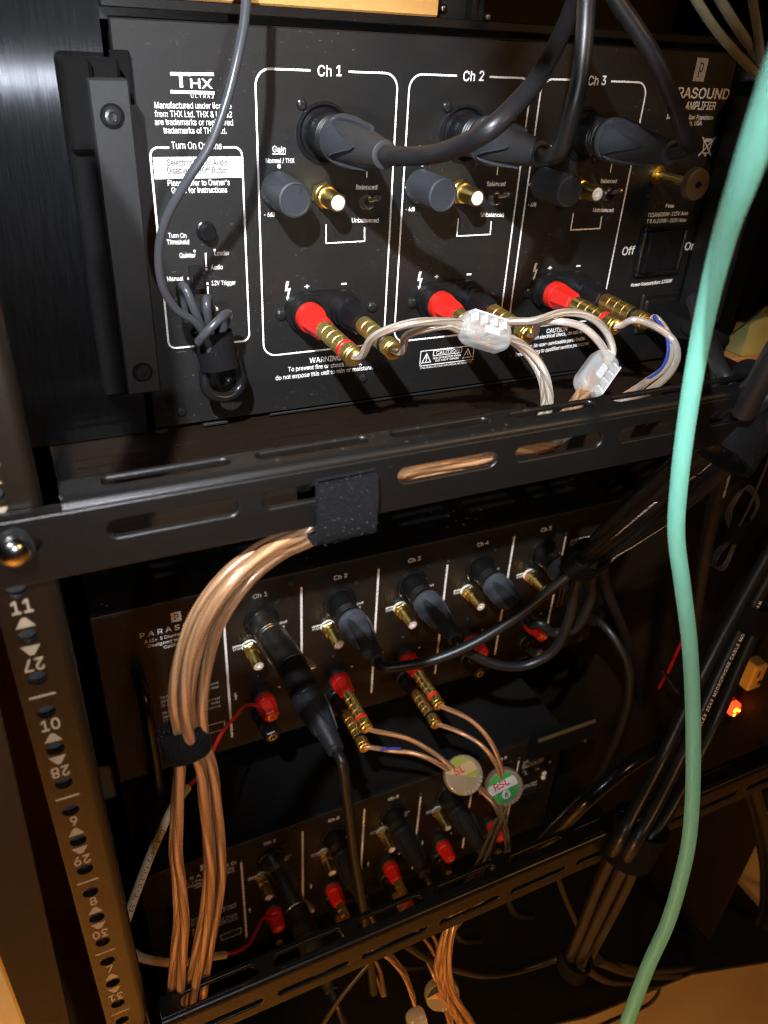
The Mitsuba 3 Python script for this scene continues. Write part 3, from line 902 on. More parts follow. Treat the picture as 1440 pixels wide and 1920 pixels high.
def rail(xc, side, label, marks=True):
    k = thing('rack_rail', label, 'rack rail', 'rack rails')
    x0, x1 = (xc - 5.6, xc + 9.4) if side < 0 else (xc - 9.4, xc + 5.6)
    z0, z1 = (-760, 40) if side < 0 else (-470, 40)
    face = sbox(x0 - 0.2, z0, x1 - 2.2, z1) if side < 0 else sbox(x0 + 2.2, z0, x1 + 0.2, z1)
    rows = [-144.46 - U * i for i in range(-4, 14)]
    holes = []
    for z in rows:
        for o in (0, 15.6, -15.6):
            c = Point(xc, z + o)
            holes.append(affinity.scale(c.buffer(2.65, 12), 1.0, 0.95))
    from shapely.ops import unary_union
    face = face.difference(unary_union(holes))
    m = wall_poly(face, -180.6, 2.0)
    xi = x1 - 2.2 if side < 0 else x0 + 2.2
    s = 1 if side < 0 else -1
    ang = np.linspace(0, np.pi / 2, 7)
    prof = [(xi + s * 3.0 * math.sin(t), -179.6 - 3.0 * math.cos(t)) for t in ang] + [(xi + s * 3.0, -140), (xi + s * 1.2, -140)] + [(xi + s * 1.2 * math.sin(t), -179.4 - 1.2 * math.cos(t)) for t in ang[::-1]]
    pg = Polygon(prof).buffer(0)
    e = trimesh.creation.extrude_polygon(pg, z1 - z0, engine='earcut')
    e.apply_translation((0, 0, z0))
    part(k, 'flange', m, 'm_rail', False)
    part(k, 'return_edge', e, 'm_rail', 40)
    back = sbox(x0, z0, x1 - 3, z1)
    part(k, 'inner_strip', block(xc - 5, xc + 5, -178, -176, z0, z1), 'm_steel', False)
    if marks:
        for i, z in enumerate(rows):
            n = 15 - i
            if n < 5 or n > 12:
                continue
            y = -182.62
            t = text_flat(str(n), 4.4, True)
            w = t.bounds[1][0]
            wt = 2.7 * len(str(n)) + (0.4 if len(str(n)) > 1 else 0)
            a = wall_text(str(n), (xc - wt / 2, 0, z + 8.2), (xc + wt / 2, 0, z + 8.2), 4.3, y, True)
            b = wall_text(str(38 - n), (xc - wt / 2, 0, 0), (xc + wt / 2, 0, 0), 4.3, y, True) if n > 9 else wall_text(str(38 - n), (xc - 2.9, 0, 0), (xc + 2.9, 0, 0), 4.3, y, True)
            b.vertices[:, 0] = 2 * xc - b.vertices[:, 0]
            b.vertices[:, 2] = z - 8.0 - b.vertices[:, 2]
            part(k, 'numeral', a, 'm_print_rail', False)
            part(k, 'numeral', b, 'm_print_rail', False)
            part(k, 'arrow', wall_poly(Polygon([(xc - 2.5, z + 3.3), (xc + 2.5, z + 3.3), (xc + 0.6, z + 6.6), (xc - 0.6, z + 6.6)]), y), 'm_print_rail', False)
            part(k, 'arrow', wall_poly(Polygon([(xc - 2.5, z - 3.3), (xc + 2.5, z - 3.3), (xc + 0.6, z - 6.6), (xc - 0.6, z - 6.6)]), y), 'm_print_rail', False)
            part(k, 'unit_line', wall_poly(rounded(xc - 3.6, xc + 3.6, z - U / 2 - 0.4, z - U / 2 + 0.4, 0.35), y), 'm_print_rail', False)
    return k


mat('m_rail', prin([0.0085, 0.0062, 0.0036], 0.28, spec=0.7))
mat('m_print_rail', prin([0.36, 0.29, 0.20], 0.5))
mat('m_board_dark', prin([0.016, 0.0095, 0.0045], 0.6, spec=0.2))
mat('m_steel', prin([0.20, 0.20, 0.20], 0.4, 0.8))
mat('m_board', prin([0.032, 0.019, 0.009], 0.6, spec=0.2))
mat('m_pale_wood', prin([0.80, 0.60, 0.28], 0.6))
mat('m_shelf', prin([0.012, 0.0065, 0.0035], 0.6, spec=0.2))
rail(-66.7, -1, 'brown rack rail with round holes and pale numerals at the left')
rail(400.7, 1, 'bare rack rail behind the black cables at the right', False)


# ---------------------------------------------------------------- lacing bars: an angle with a row of slots in each leg
def slot(a, z, L, w):
    return LineString([(a + w / 2, z), (a + L - w / 2, z)]).buffer(w / 2)


def lacing_bar(zt, label, fa=-42.2, ta=-41.4, hgt=22.3, fo=10.1, fw=5.4, ty=-176.4, tw=4.2):
    k = thing('lacing_bar', label, 'lacing bar', 'slotted lacing bars')
    zb = zt - hgt
    x0, x1 = -86.0, 420.0
    front = sbox(x0, zb, x1, zt - 2.4)
    cuts = [slot(fa + 42.45 * i, zt - fo, 35.2, fw) for i in range(10)] + [affinity.scale(Point(-64.6, zt - 10.4).buffer(1), 6.2, 3.2), affinity.scale(Point(400.5, zt - 10.4).buffer(1), 6.2, 3.2)]
    from shapely.ops import unary_union
    front = front.difference(unary_union(cuts))
    m = rolled_plate(front, 1.7, 0.75)
    V = m.vertices
    m = trimesh.Trimesh(np.stack([V[:, 0], -183.3 - V[:, 2], V[:, 1]], 1), m.faces, process=False)
    top = sbox(-52.0, -182.6, 386.0, -172.4).difference(unary_union([slot(ta + 42.6 * i, ty, 34.6, tw) for i in range(10)]))
    t = rolled_plate(top, 1.7, 0.75)
    t.apply_translation((0, 0, zt - 1.7))
    # the bend between the two legs
    ang = np.linspace(0, np.pi / 2, 8)
    pr = [(-182.6 - 2.4 * math.sin(a), zt - 2.4 + 2.4 * math.cos(a)) for a in ang] + [(-182.6 - 0.7 * math.sin(a), zt - 2.4 + 0.7 * math.cos(a)) for a in ang[::-1]]
    e = trimesh.creation.extrude_polygon(Polygon(pr), 438.0, engine='earcut')
    V = e.vertices
    e = trimesh.Trimesh(np.stack([-52.0 + V[:, 2], V[:, 0], V[:, 1]], 1), e.faces, process=False)
    stub = block(x0, -52.2, -185, -183.3, zt - 2.4, zt - 0.6)
    put(k, cat(m, t, e, stub), 'm_bar', 38)
    for x in (-64.9, 400.4):
        b = part(k, 'bolt', lathe([(5.2, -0.5), (5.2, 0.9), (4.9, 1.4), (4.2, 1.5)], (x, -185.2, zt - 9.9), n=32), 'm_screw')
        part(b, 'bolt_head', lathe([(4.3, 0), (4.2, 1.2), (3.6, 2.3), (2.4, 3.1), (1.0, 3.4), (0.2, 3.4)], (x, -186.6, zt - 9.9), n=32), 'm_chrome')
    return k


lacing_bar(-103.9, 'upper black slotted lacing bar crossing in front of the amplifiers')
lacing_bar(-363.6, 'lower black slotted lacing bar with dusty scuffed edge', -43.2, -43.0, 24.5, 15.2, 4.2, -178.6, 6.6)

# ---------------------------------------------------------------- shelf below the big amplifier, lip above it
sh = thing('rack_shelf', 'brown vented rack shelf directly under the large amplifier', 'shelf')
from shapely.ops import unary_union
plate = sbox(-50, -78, 386, 330)
vents = []
for row in range(5):
    for col in range(9):
        vents.append(slot(-40 + col * 46 + 0, -16 - row * 9.0, 34, 3.0))
plate = plate.difference(unary_union(vents))
m = trimesh.creation.extrude_polygon(plate, 1.6, engine='earcut')
m.apply_translation((0, 0, -180.4))
put(sh, cat(m, block(-50, 386, -79, -77.2, -190, -178.8)), 'm_shelf', False)
tag('rack_shelf', cat(block(-3, 420, -3, 2, 3.2, 7.0, 0.4), block(-3, 420, 4.5, 330, -0.9, 6.8)), 'm_bar', 'thin dark shelf lip just above the large amplifier', 'shelf', smooth=False)
tag('wooden_box', block(61.5, 146, 3, 120, 7.1, 90, 0.8), 'm_wood', 'bright amber wooden box on the thin shelf above the channel headings', 'box', smooth=False)
tag('wooden_box', block(2, 51, 3, 120, 7.1, 90, 0.8), 'm_wood', 'amber wooden box at the upper left beside the thin grey cord', 'box', smooth=False)
bk = tag('metal_bracket', cat(block(150, 176, 14, 18, 7.1, 60), block(166, 169, 8, 18, 7.1, 50)), 'm_panel_plain', 'black bracket with a bright screw right of the wooden box', 'bracket', smooth=False)
for p in ((178.4, 12.0, 8.8), (153.6, 12.0, 10.9)):
    part(bk, 'screw', screw(p[0], 13.5, p[2], 2.0, 2.0), 'm_chrome')
tag('rear_board', block(150, 420, 150, 156, 7.1, 120), 'm_shelf', 'dim brown panel behind the cables at the top right', 'panel', smooth=False)

tag('side_plate', block(-64, -61.5, -137, 335, -770, -182), 'm_black_matte', 'black inner side plate behind the numbered rack rail', 'panel', smooth=False)
tag('cabinet_board', block(470, 474, -120, 335, -770, 300), 'm_board_dark', 'dark brown side board behind the cables at the right', 'panel', smooth=False)
tag('back_plate', block(-75, 474, 336, 340, -770, 300), 'm_black_matte', 'black back plate closing the rack behind the amplifiers', 'panel', smooth=False)
# ---------------------------------------------------------------- two five-channel amplifiers below (their panels are y = 45)
QY = 45.0
CX = [63.9 + 59.35 * i for i in range(5)]


def five_channel(label, dz, n_label, dim=False):
    A = thing('five_channel_amplifier', label, 'amplifier')
    pr = 'm_print'
    y = QY - 0.02

    def zz(v):
        return v + dz
    part(A, 'rear_panel', block(-46, 376, QY, QY + 3, zz(-473), zz(-321.6), 0.6), 'm_panel2')
    part(A, 'chassis', block(-45, 375, QY + 3.2, 320, zz(-472), zz(-321.0), 1), 'm_lid')
    part(A, 'top_lip', block(-46, 376, QY - 0.6, QY + 4, zz(-321.5), zz(-319.8), 0.4), 'm_handle', False)
    # upright bar handle on the left
    part(A, 'handle', tube([(-22.5, QY, zz(-374)), (-22.5, QY - 16, zz(-376)), (-22.5, QY - 24, zz(-386)), (-22.5, QY - 24, zz(-462)), (-22.5, QY - 16, zz(-474)), (-22.5, QY, zz(-476))], 4.2, 14), 'm_black_gloss', 50)
    P = []
    P.append(wall_text('P A R A S O U N D', (-18.3, 0, zz(-345.0)), (32.8, 0, zz(-345.0)), 4.0, y, True))
    P.append(wall_text('A 52+  5 Channel Power Amplifier', (-15.5, 0, zz(-350.3)), (31.5, 0, zz(-350.3)), 2.6, y, True))
    P.append(wall_text('Designed in San Francisco', (-14, 0, zz(-354.5)), (31.5, 0, zz(-354.5)), 2.6, y, True))
    P.append(wall_text('California USA', (-4, 0, zz(-358.6)), (21, 0, zz(-358.6)), 2.6, y, True))
    for i, s in enumerate(('To Prevent Fire or Shock Hazard', 'Do Not Expose This Unit To Rain', 'Or Moisture')):
        P.append(wall_text(s, (-10.5, 0, zz(-402.5 - 4.0 * i)), (30.5 if i < 2 else 6, 0, zz(-402.5 - 4.0 * i)), 2.1, y))
    for i, s in enumerate(('Do Not Remove Cover. No User', 'Serviceable Parts Inside. Refer', 'Servicing To Qualified Personnel')):
        P.append(wall_text(s, (-10.5, 0, zz(-417.5 - 4.0 * i)), (31, 0, zz(-417.5 - 4.0 * i)), 2.1, y))
    P.append(wall_poly(sbox(-8.5, zz(-456), 5, zz(-443)).difference(sbox(-7.8, zz(-455.3), 4.3, zz(-443.7))).union(tri(-1.8, zz(-449.5), 4.2).difference(tri(-1.8, zz(-449.7), 3.2))), y))
    P.append(wall_poly(sbox(14, zz(-450), 33, zz(-441)).difference(sbox(14.6, zz(-449.4), 32.4, zz(-441.6))), y))
    prints(A, P, pr)
    e = part(A, 'emblem', wall_poly(sbox(3.2, zz(-338.2), 9.8, zz(-330.2)), y), 'm_print', False)
    part(e, 'letter', wall_text('P', (5.0, 0, zz(-336.8)), (8.2, 0, zz(-336.8)), 5.0, y - 0.13), 'm_ink', False)
    k = part(A, 'screw', screw(86.0, QY, zz(-327), 2.6, 2.0), 'm_screw')
    for i, xd in enumerate((37.6, 93.6, 153.3, 212.0, 270.9, 323.0)):
        ends = ((-344.5, -461), (-333.5, -458), (-333.2, -457.5), (-344.0, -457.5), (-332, -456), (-343.5, -455))[i]
        part(A, 'divider', wall_poly(rounded(xd - 0.85, xd + 0.85, zz(ends[1]), zz(ends[0]), 0.8), y), 'm_print', False)
        if i in (0, 3, 5):
            part(A, 'screw', screw(xd, QY, zz(-341.5), 2.3, 2.2), 'm_screw')
    for i, xc in enumerate(CX):
        P = [wall_text('Ch %d' % (i + 1), (xc - 5.6, 0, zz(-334.2)), (xc + 5.2, 0, zz(-334.2)), 3.5, y, True),
             wall_text('Input', (xc - 21.5, 0, zz(-376)), (xc - 12.5, 0, zz(-376)), 2.4, y),
             wall_poly(rounded(xc - 21.5, xc - 4.5, zz(-373.2), zz(-371.9), 0.5), y),
             wall_text('Input', (xc + 10, 0, zz(-362)), (xc + 19, 0, zz(-362)), 2.2, y),
             wall_text('Bal', (xc + 11, 0, zz(-366)), (xc + 17, 0, zz(-366)), 2.2, y),
             wall_text('+', (xc + 10.4, 0, zz(-423.6)), (xc + 12.8, 0, zz(-423.6)), 2.6, y, True),
             wall_poly(affinity.translate(affinity.scale(bolt, 0.7, 0.7, origin=(0, 0)), xc - 21.5, zz(-420)), y)]
        prints(A, P, pr)
        s = part(A, 'microphone_socket', lathe([(13.0, 0), (13.0, 1.2), (12.6, 2.0), (11.6, 2.4), (11.2, 1.6), (10.2, 0.4)], (xc, QY, zz(-355.6)), n=44), 'm_black_gloss')
        for sx, sz in ((-13.2, -9.6), (12.2, 14.4)):
            part(s, 'screw', screw(xc + sx, QY, zz(-355.6) + sz, 2.2, 2.0), 'm_screw')
        part(A, 'screw', screw(xc - 4.3, QY, zz(-406), 1.7, 1.6), 'm_screw')
        r = rca(A, xc - 9.5, QY - 1.5, zz(-375), 21.0)
        part(A, 'socket_washer', lathe([(5.6, 0), (5.6, 1.5), (5.0, 1.6)], (xc - 9.5, QY, zz(-375)), n=28), 'm_teflon')
        for j, (m, zp) in enumerate((('m_red', -424.5), ('m_black_gloss', -445.5))):
            part(A, 'terminal_collar', lathe([(8.6, 0), (8.6, 6.6), (8.0, 7.4), (5, 7.4)], (xc - 2.2, QY, zz(zp)), n=32), 'm_rubber_dark')
            post(A, (xc - 2.2, QY - 7.0, zz(zp)), m, L=18, tip=True, label='red binding post' if j == 0 else None)
    # mains side of the panel
    xr = 341.0
    part(A, 'power_inlet', cat(block(xr - 14, xr + 14, QY - 2.5, QY, zz(-420), zz(-396), 1.2), block(xr - 11, xr + 11, QY - 4, QY, zz(-417), zz(-399), 1.2)), 'm_black', False)
    P = [wall_text('DC Trigger', (xr - 12, 0, zz(-352)), (xr + 12, 0, zz(-352)), 2.4, y), wall_text('In   Loop Out', (xr - 12, 0, zz(-356)), (xr + 14, 0, zz(-356)), 2.2, y), wall_text('Audio 12V Auto', (xr - 12, 0, zz(-360)), (xr + 14, 0, zz(-360)), 2.2, y),
         wall_text('Fuse T8AL 250V', (xr - 14, 0, zz(-391)), (xr + 12, 0, zz(-391)), 2.2, y), wall_text('115V-230V 50-60Hz', (xr - 14, 0, zz(-394.5)), (xr + 12, 0, zz(-394.5)), 2.2, y)]
    prints(A, P, pr)
    part(A, 'trigger_socket', lathe([(4, 0), (4, 2), (2, 2.1), (1.8, 0.5), (0.2, 0.5)], (xr - 6, QY, zz(-368)), n=20), 'm_chrome')
    part(A, 'trigger_socket', lathe([(4, 0), (4, 2), (2, 2.1), (1.8, 0.5), (0.2, 0.5)], (xr + 8, QY, zz(-368)), n=20), 'm_chrome')
    for z in (-380, -386.5):
        part(A, 'status_lamp', lathe([(2.6, 0), (2.6, 1.2), (1.6, 2.3), (0.2, 2.6)], (xr + 19, QY, zz(z)), n=20), 'm_white')
    return A


mat('m_panel2', prin(proc(dusty([0.0125, 0.0098, 0.0076], [0.10, 0.09, 0.07], 600, 0.5)), 0.46, spec=0.3), grain, 1.0)
mat('m_lid', prin(proc(dusty([0.006, 0.0058, 0.0056], [0.20, 0.19, 0.17], 380, 0.9)), 0.55), grain, 1.0)
mat('m_rubber_dark', prin([0.016, 0.018, 0.022], 0.45))
five_channel('black five channel amplifier behind the gap between the two slotted bars', 0.0, 'Ch')
five_channel('dimly lit black five channel amplifier seen just above the lower slotted bar', -269.6, 'Ch', True)

# ---------------------------------------------------------------- balanced cables of the big amplifier
def cable_run(key, pts, r=3.5, m='m_cable', n=18, name='cable'):
    return part(key, name, tube(pts, r, n, 2.0), m, 60)


xc1 = (89.2, -0.0, -40.6)
S = W_ + G_
k = thing('microphone_cable', 'black cable with grey rubber plug in the Ch 1 socket, curving up in front', 'cable', 'balanced cables plugged into the large amplifier')
e = xlr_plug(k, (xc1[0], 0, xc1[2]))
cable_run(k, [e, e + (0.5, -8, 0.5), (96.3, -88.0, -37.8), (98.1, -108.0, -32.3), (101.6, -122.0, -25.0), (116.8, -116.0, -16.1), (142.6, -92.0, -4.8), (171.0, -62.0, 11.5), (189.9, -40.0, 27.5), (205.5, -20.0, 48.2)])
k = thing('microphone_cable', 'black cable with grey rubber plug in the Ch 2 socket, rising straight up', 'cable', 'balanced cables plugged into the large amplifier')
e = xlr_plug(k, (xc1[0] + S, 0, xc1[2]))
cable_run(k, [e, e + (0, -7, 0), (159.9, -84.0, -37.2), (156.4, -92.0, -25.1), (156.4, -94.0, -11.2), (157.0, -92.0, 1.7), (158.1, -88.0, 14.3), (160.4, -80.0, 34.0)])
k = thing('microphone_cable', 'black cable with dark rubber plug in the Ch 3 socket, in shadow', 'cable', 'balanced cables plugged into the large amplifier')
e = xlr_plug(k, (xc1[0] + 2 * S, 0, xc1[2]))
cable_run(k, [e, e + (1, -9, 3), (225.7, -84.0, -33.0), (213.2, -88.0, -20.9), (198.1, -88.0, -4.9), (186.4, -84.0, 7.2), (176.5, -80.0, 17.1), (163.2, -76.0, 32.8)], 3.4)

# ---------------------------------------------------------------- thin trigger cord with its bundled slack
k = thing('trigger_cord', 'thin grey cord hanging past the white logo with its slack bundled', 'cord')
cable_run(k, [(45.1, -40.0, 22.1), (42.4, -44.0, 10.9), (39.9, -48.0, 1.1), (35.6, -52.0, -10.4), (30.1, -55.0, -23.9), (23.3, -56.0, -37.5), (13.7, -54.0, -50.9), (5.7, -50.0, -64.8), (2.4, -46.0, -77.5), (3.1, -42.0, -92.3), (8.6, -38.0, -104.0), (17.5, -34.0, -112.1), (22.5, -30.0, -122.2), (25.5, -26.0, -136.7)], 1.75, 'm_cable_grey', 14, 'lead')
cable_run(k, [(26.5, -20.0, -126.0), (21.9, -26.0, -117.3), (17.5, -30.0, -106.0), (14.9, -28.0, -97.7), (14.9, -18.0, -102.9), (17.5, -14.0, -117.0)], 1.9, 'm_cable_grey', 14, 'loop')
cable_run(k, [(26.8, -22.0, -125.4), (24.4, -28.0, -113.2), (23.5, -30.0, -104.8), (27.1, -20.0, -106.1), (30.3, -12.0, -118.8)], 1.9, 'm_cable_grey', 14, 'loop')
cable_run(k, [(17.8, -34.0, -120.8), (20.3, -38.0, -115.6), (26.0, -38.0, -110.6), (31.2, -33.0, -109.3), (34.9, -22.0, -115.0), (33.2, -14.0, -126.1)], 1.9, 'm_cable_grey', 14, 'loop')
cable_run(k, [(29.0, -20.0, -126.3), (23.2, -20.0, -138.7), (23.2, -22.0, -150.1), (32.0, -22.0, -154.0), (39.4, -20.0, -150.2), (37.9, -18.0, -138.5), (34.3, -14.0, -128.9)], 2.6, 'm_black_gloss', 14, 'slack')
part(k, 'plug', lathe([(4.6, 0), (5.2, 3), (5.2, 14), (4.2, 17), (3, 18)], (39.1, -4.0, -138.3), (-0.25, -0.65, -0.72), 24), 'm_black_gloss')
p = np.array((28.0, -22.0, -126.8))
strap_about('fluffy black hook and loop strap round the bundled thin cord', (27.6, -20.0, -121.5), (29.0, -24.0, -137.9), 9.5, 8.0, 1.6, 8.5, 1500)

# ---------------------------------------------------------------- loudspeaker cables of the big amplifier
AX = {}
mat('m_strand_wire', prin(proc(strand([0.60, 0.42, 0.26], [0.62, 0.56, 0.48], 5)), 0.28, 0.5, clearcoat=0.9, clearcoat_gloss=0.85))


def lead(key, pts, r=1.9, m='m_strand_silver', pitch=150.0, name='conductor', label=None):
    a, uv = strands(pts, r, pitch=pitch, n=36)
    return part(key, name, a, m, True, uv, label)


def splitter(key, c, ax, nrm, L=26.0, w=14.0, t=9.0):
    """Clear moulded block where the pair of conductors parts."""
    u = np.array(ax, float) / np.linalg.norm(ax)
    n = np.array(nrm, float)
    n -= u * np.dot(n, u)
    n /= np.linalg.norm(n)
    v = np.cross(n, u)
    c = np.array(c, float)
    sh = rounded(-L / 2, L / 2, -w / 2, w / 2, w * 0.42)
    ms = []
    for g, a, b in ((sh.buffer(-1.2), -t / 2, -t / 2 + 1.3), (sh, -t / 2 + 1.2, t / 2 - 1.2), (sh.buffer(-1.2), t / 2 - 1.3, t / 2)):
        pass
    lay = [(-3.2 * (1 - math.sin(q)), s * (t / 2 - 3.2 * (1 - math.cos(q)))) for s, qs in ((-1, np.linspace(0, np.pi / 2, 6)), (1, np.linspace(np.pi / 2, 0, 6))) for q in qs]
    rings = []
    for off, h in lay:
        g = sh.buffer(off) if off else sh
        s = np.linspace(0, 1, 60, endpoint=False)
        rings.append(np.array([[*g.exterior.interpolate(q, normalized=True).coords[0], h] for q in s]))
    V = np.vstack(rings)
    m = trimesh.convex.convex_hull(V)
    V = m.vertices
    m.vertices = c + np.outer(V[:, 0], u) + np.outer(V[:, 1], v) + np.outer(V[:, 2], n)
    s = part(key, 'splitter', m, 'm_clear', 60, label='clear plastic splitter block')
    # moulded ribs and the little clip inside
    ribs = []
    for i in range(4):
        x = -L * 0.30 + i * L * 0.2
        b = block(x - 0.5, x + 0.5, w * 0.12, w * 0.40, t * 0.1, t * 0.5 + 0.25)
        ribs.append(b)
    ribs.append(block(-L * 0.36, L * 0.36, w * 0.36, w * 0.43, t * 0.1, t * 0.5 + 0.25))
    cl = block(-L * 0.12, L * 0.16, -w * 0.16, w * 0.06, t * 0.42, t * 0.5 + 0.4)
    for nm, b in (('rib', cat(ribs)), ('clip', cl)):
        V = b.vertices
        b.vertices = c + np.outer(V[:, 0], u) + np.outer(V[:, 1], v) + np.outer(V[:, 2], n)
        part(s, nm, b, 'm_clip', False)
    return c, u, v, n


scene['m_clip'] = {'type': 'blendbsdf', 'weight': 0.5, 'a': {'type': 'thindielectric', 'int_ior': 1.45}, 'b': {'type': 'twosided', 'bsdf': {'type': 'roughplastic', 'diffuse_reflectance': rgb(0.85, 0.84, 0.83), 'alpha': 0.08}}}


def amp_plugs(key, ch):
    (a, b) = posts[ch]
    t1 = banana(key, a, (0.05, -1, -0.06), 'm_red', 34)
    t2 = banana(key, b, (0.03, -1, -0.05), 'm_black', 34)
    return t1, t2


k = thing('speaker_cable', 'clear speaker cable with gold plugs on Ch 1 and milky splitter', 'cable', 'speaker cables of the large amplifier')
t1, t2 = amp_plugs(k, 0)
sc = np.array((134.0, -84.0, -110.7))
sl, sr = np.array((120.9, -84.0, -105.6)), np.array((147.9, -84.0, -115.1))
lead(k, [t1, t1 + (2, -4, 1), (83.5, -76.0, -110.8), (90.4, -82.0, -105.3), (100.7, -86.0, -102.6), sl, sc])
lead(k, [t2, t2 + (2, -4, 0), (100.4, -74.0, -112.7), (105.8, -82.0, -107.2), (115.0, -85.0, -105.9), sl + (0, 0, -3), sc])
su = sr - sl
splitter(k, sc, su, (-0.1, -0.75, 0.6), 27, 15.5, 10)
a, uv = twin([sc, sr, (158.0, -86.0, -122.0), (163.3, -92.0, -130.8), (159.1, -104.0, -137.3), (144.3, -122.0, -137.8), (120.1, -150.0, -130.1), (80, -176, -116)], 1.9, 0.9, turns=0.4)
part(k, 'cable', a, 'm_strand_silver', True, uv)

k = thing('speaker_cable', 'clear speaker cable from the Ch 2 posts whose splitter leans above the slotted bar', 'cable', 'speaker cables of the large amplifier')
t1, t2 = amp_plugs(k, 1)
sc = np.array((192.3, -96.0, -133.4))
sl, sr = np.array((202.2, -92.0, -126.8)), np.array((178.8, -104.0, -139.2))
lead(k, [t1, t1 + (2, -3, 2), (153.7, -70.0, -113.1), (164.3, -78.0, -110.3), (180.4, -80.0, -107.2), (191.7, -84.0, -109.0), (200.9, -88.0, -116.7), sl + (1.2, 0, 1), sc])
lead(k, [t2, t2 + (2, -3, 1), (172.1, -72.0, -113.9), (178.2, -80.0, -111.4), (187.3, -85.0, -113.2), (194.9, -90.0, -119.3), sl + (-1.5, 0, -1), sc], m='m_strand_wire')
splitter(k, sc, sr - sl, (-0.35, -0.8, 0.25), 27, 15, 10)
a, uv = twin([sc, sr, (156.6, -125.0, -134.5), (130.7, -150.0, -124.4), (109.9, -170.0, -121.1), (82, -177, -115)], 1.9, 0.9)
part(k, 'cable', a, 'm_strand_copper', True, uv)

k = thing('speaker_cable', 'clear speaker cable with blue tracer looping from the Ch 3 posts', 'cable', 'speaker cables of the large amplifier')
t1, t2 = amp_plugs(k, 2)
lead(k, [t1, t1 + (2, -3, 1), (231.1, -72.0, -117.9), (244.2, -76.0, -121.8), (251.2, -82.0, -127.3), (246.3, -92.0, -131.8), (230.9, -104.0, -134.5), (203.3, -120.0, -134.1), (163.4, -150.0, -120.5), (110, -177, -114)], m='m_strand_wire')
lead(k, [t2, t2 + (2, -3, 0), (247.2, -70.0, -118.9), (253.7, -74.0, -125.6), (249.2, -84.0, -131.2), (235.9, -96.0, -134.7), (209.1, -112.0, -133.0), (164.1, -146.0, -120.6), (108, -177, -116)], m='m_strand_wire')
part(k, 'tracer', tube([(243.9, -72.2, -116.8), (250.3, -76.2, -124.6), (244.8, -86.4, -129.9), (231.5, -98.4, -133.3), (205.3, -114.4, -131.6)], 0.9, 10), 'm_blue')

# ---------------------------------------------------------------- power cord and its plug on the inlet
k = thing('mains_cable', 'black mains cable plugged into the large amplifier below its switch', 'cable')
c = (316.7, 0.0, -143.2)
part(k, 'plug', trimesh.convex.convex_hull(np.array([(c[0] + sx * 11, -4, c[2] + sz * 8) for sx in (-1, 1) for sz in (-1, 1)] + [(c[0] + sx * 10, -24, c[2] + sz * 7) for sx in (-1, 1) for sz in (-1, 1)] + [(c[0] + sx * 5, -38, c[2] + sz * 5) for sx in (-1, 1) for sz in (-1, 1)])), 'm_black', 20)
for i in range(4):
    part(k, 'strain_relief', lathe([(5.2 - 0.3 * i, 0), (5.4 - 0.3 * i, 0.5), (5.4 - 0.3 * i, 2.2), (4.6, 2.6)], (c[0] + 1 + 1.4 * i, -38 - 3.4 * i, c[2] - 0.6 * i), (0.35, -0.9, -0.15), 20), 'm_black')
cable_run(k, [(c[0], -38, c[2]), (c[0] + 6, -52, c[2] - 2), (281.4, -62.0, -130.1), (279.8, -80.0, -131.4), (255.7, -110.0, -132.4), (216.8, -150.0, -129.9)], 4.0)

# ---------------------------------------------------------------- the amber speaker cables strapped to the upper bar
def twin_thing(label, pts, r=1.9, m='m_strand_copper', turns=0.0, phase=0.0, group=None, pitch=150.0):
    k = thing('speaker_cable', label, 'cable', group)
    a, uv = twin(pts, r, 1.06, up=(0, -1, 0.2), turns=turns, phase=phase, pitch=pitch)
    part(k, 'cable', a, m, True, uv)
    return k


G1 = 'amber speaker cables hanging from the strap on the upper bar'
twin_thing('amber twin speaker cable at the outer left of the hanging bundle', [(86, -176, -114), (78, -177, -115.5), (48, -177, -116), (24, -176, -124), (13.8, -176.0, -133.4), (3.4, -176.0, -136.1), (-9.2, -178.0, -141.4), (-19.9, -180.0, -152.2), (-26.2, -180.0, -167.4), (-29.2, -178.0, -186.4), (-28.7, -174.0, -206.7), (-29.7, -172.0, -223.2), (-32.9, -172.0, -247.8), (-35.4, -172.0, -271.9), (-35.9, -172.0, -292.1), (-37.2, -172.0, -317.2), (-40.7, -172.0, -342.8), (-44.1, -172.0, -370.8), (-46.2, -172.0, -395.0), (-49.4, -172.0, -430.9)], 1.95, turns=0.5, phase=0.0, group=G1)
twin_thing('amber twin speaker cable in the middle of the hanging bundle', [(85, -179, -117), (76, -179.5, -118), (48, -179, -118), (26, -178, -125), (15.2, -178.0, -133.1), (4.5, -180.0, -134.6), (-8.5, -184.0, -138.8), (-18.3, -186.0, -149.2), (-24.1, -186.0, -163.0), (-26.5, -184.0, -181.9), (-25.8, -178.0, -203.9), (-23.1, -175.0, -222.9), (-23.1, -173.0, -251.6), (-23.2, -173.0, -277.4), (-24.6, -173.0, -297.6), (-28.0, -173.0, -321.8), (-33.0, -173.0, -346.8), (-38.3, -172.0, -375.5), (-41.1, -171.0, -401.5), (-44.5, -171.0, -437.7)], 1.95, turns=0.35, phase=0.3, group=G1)
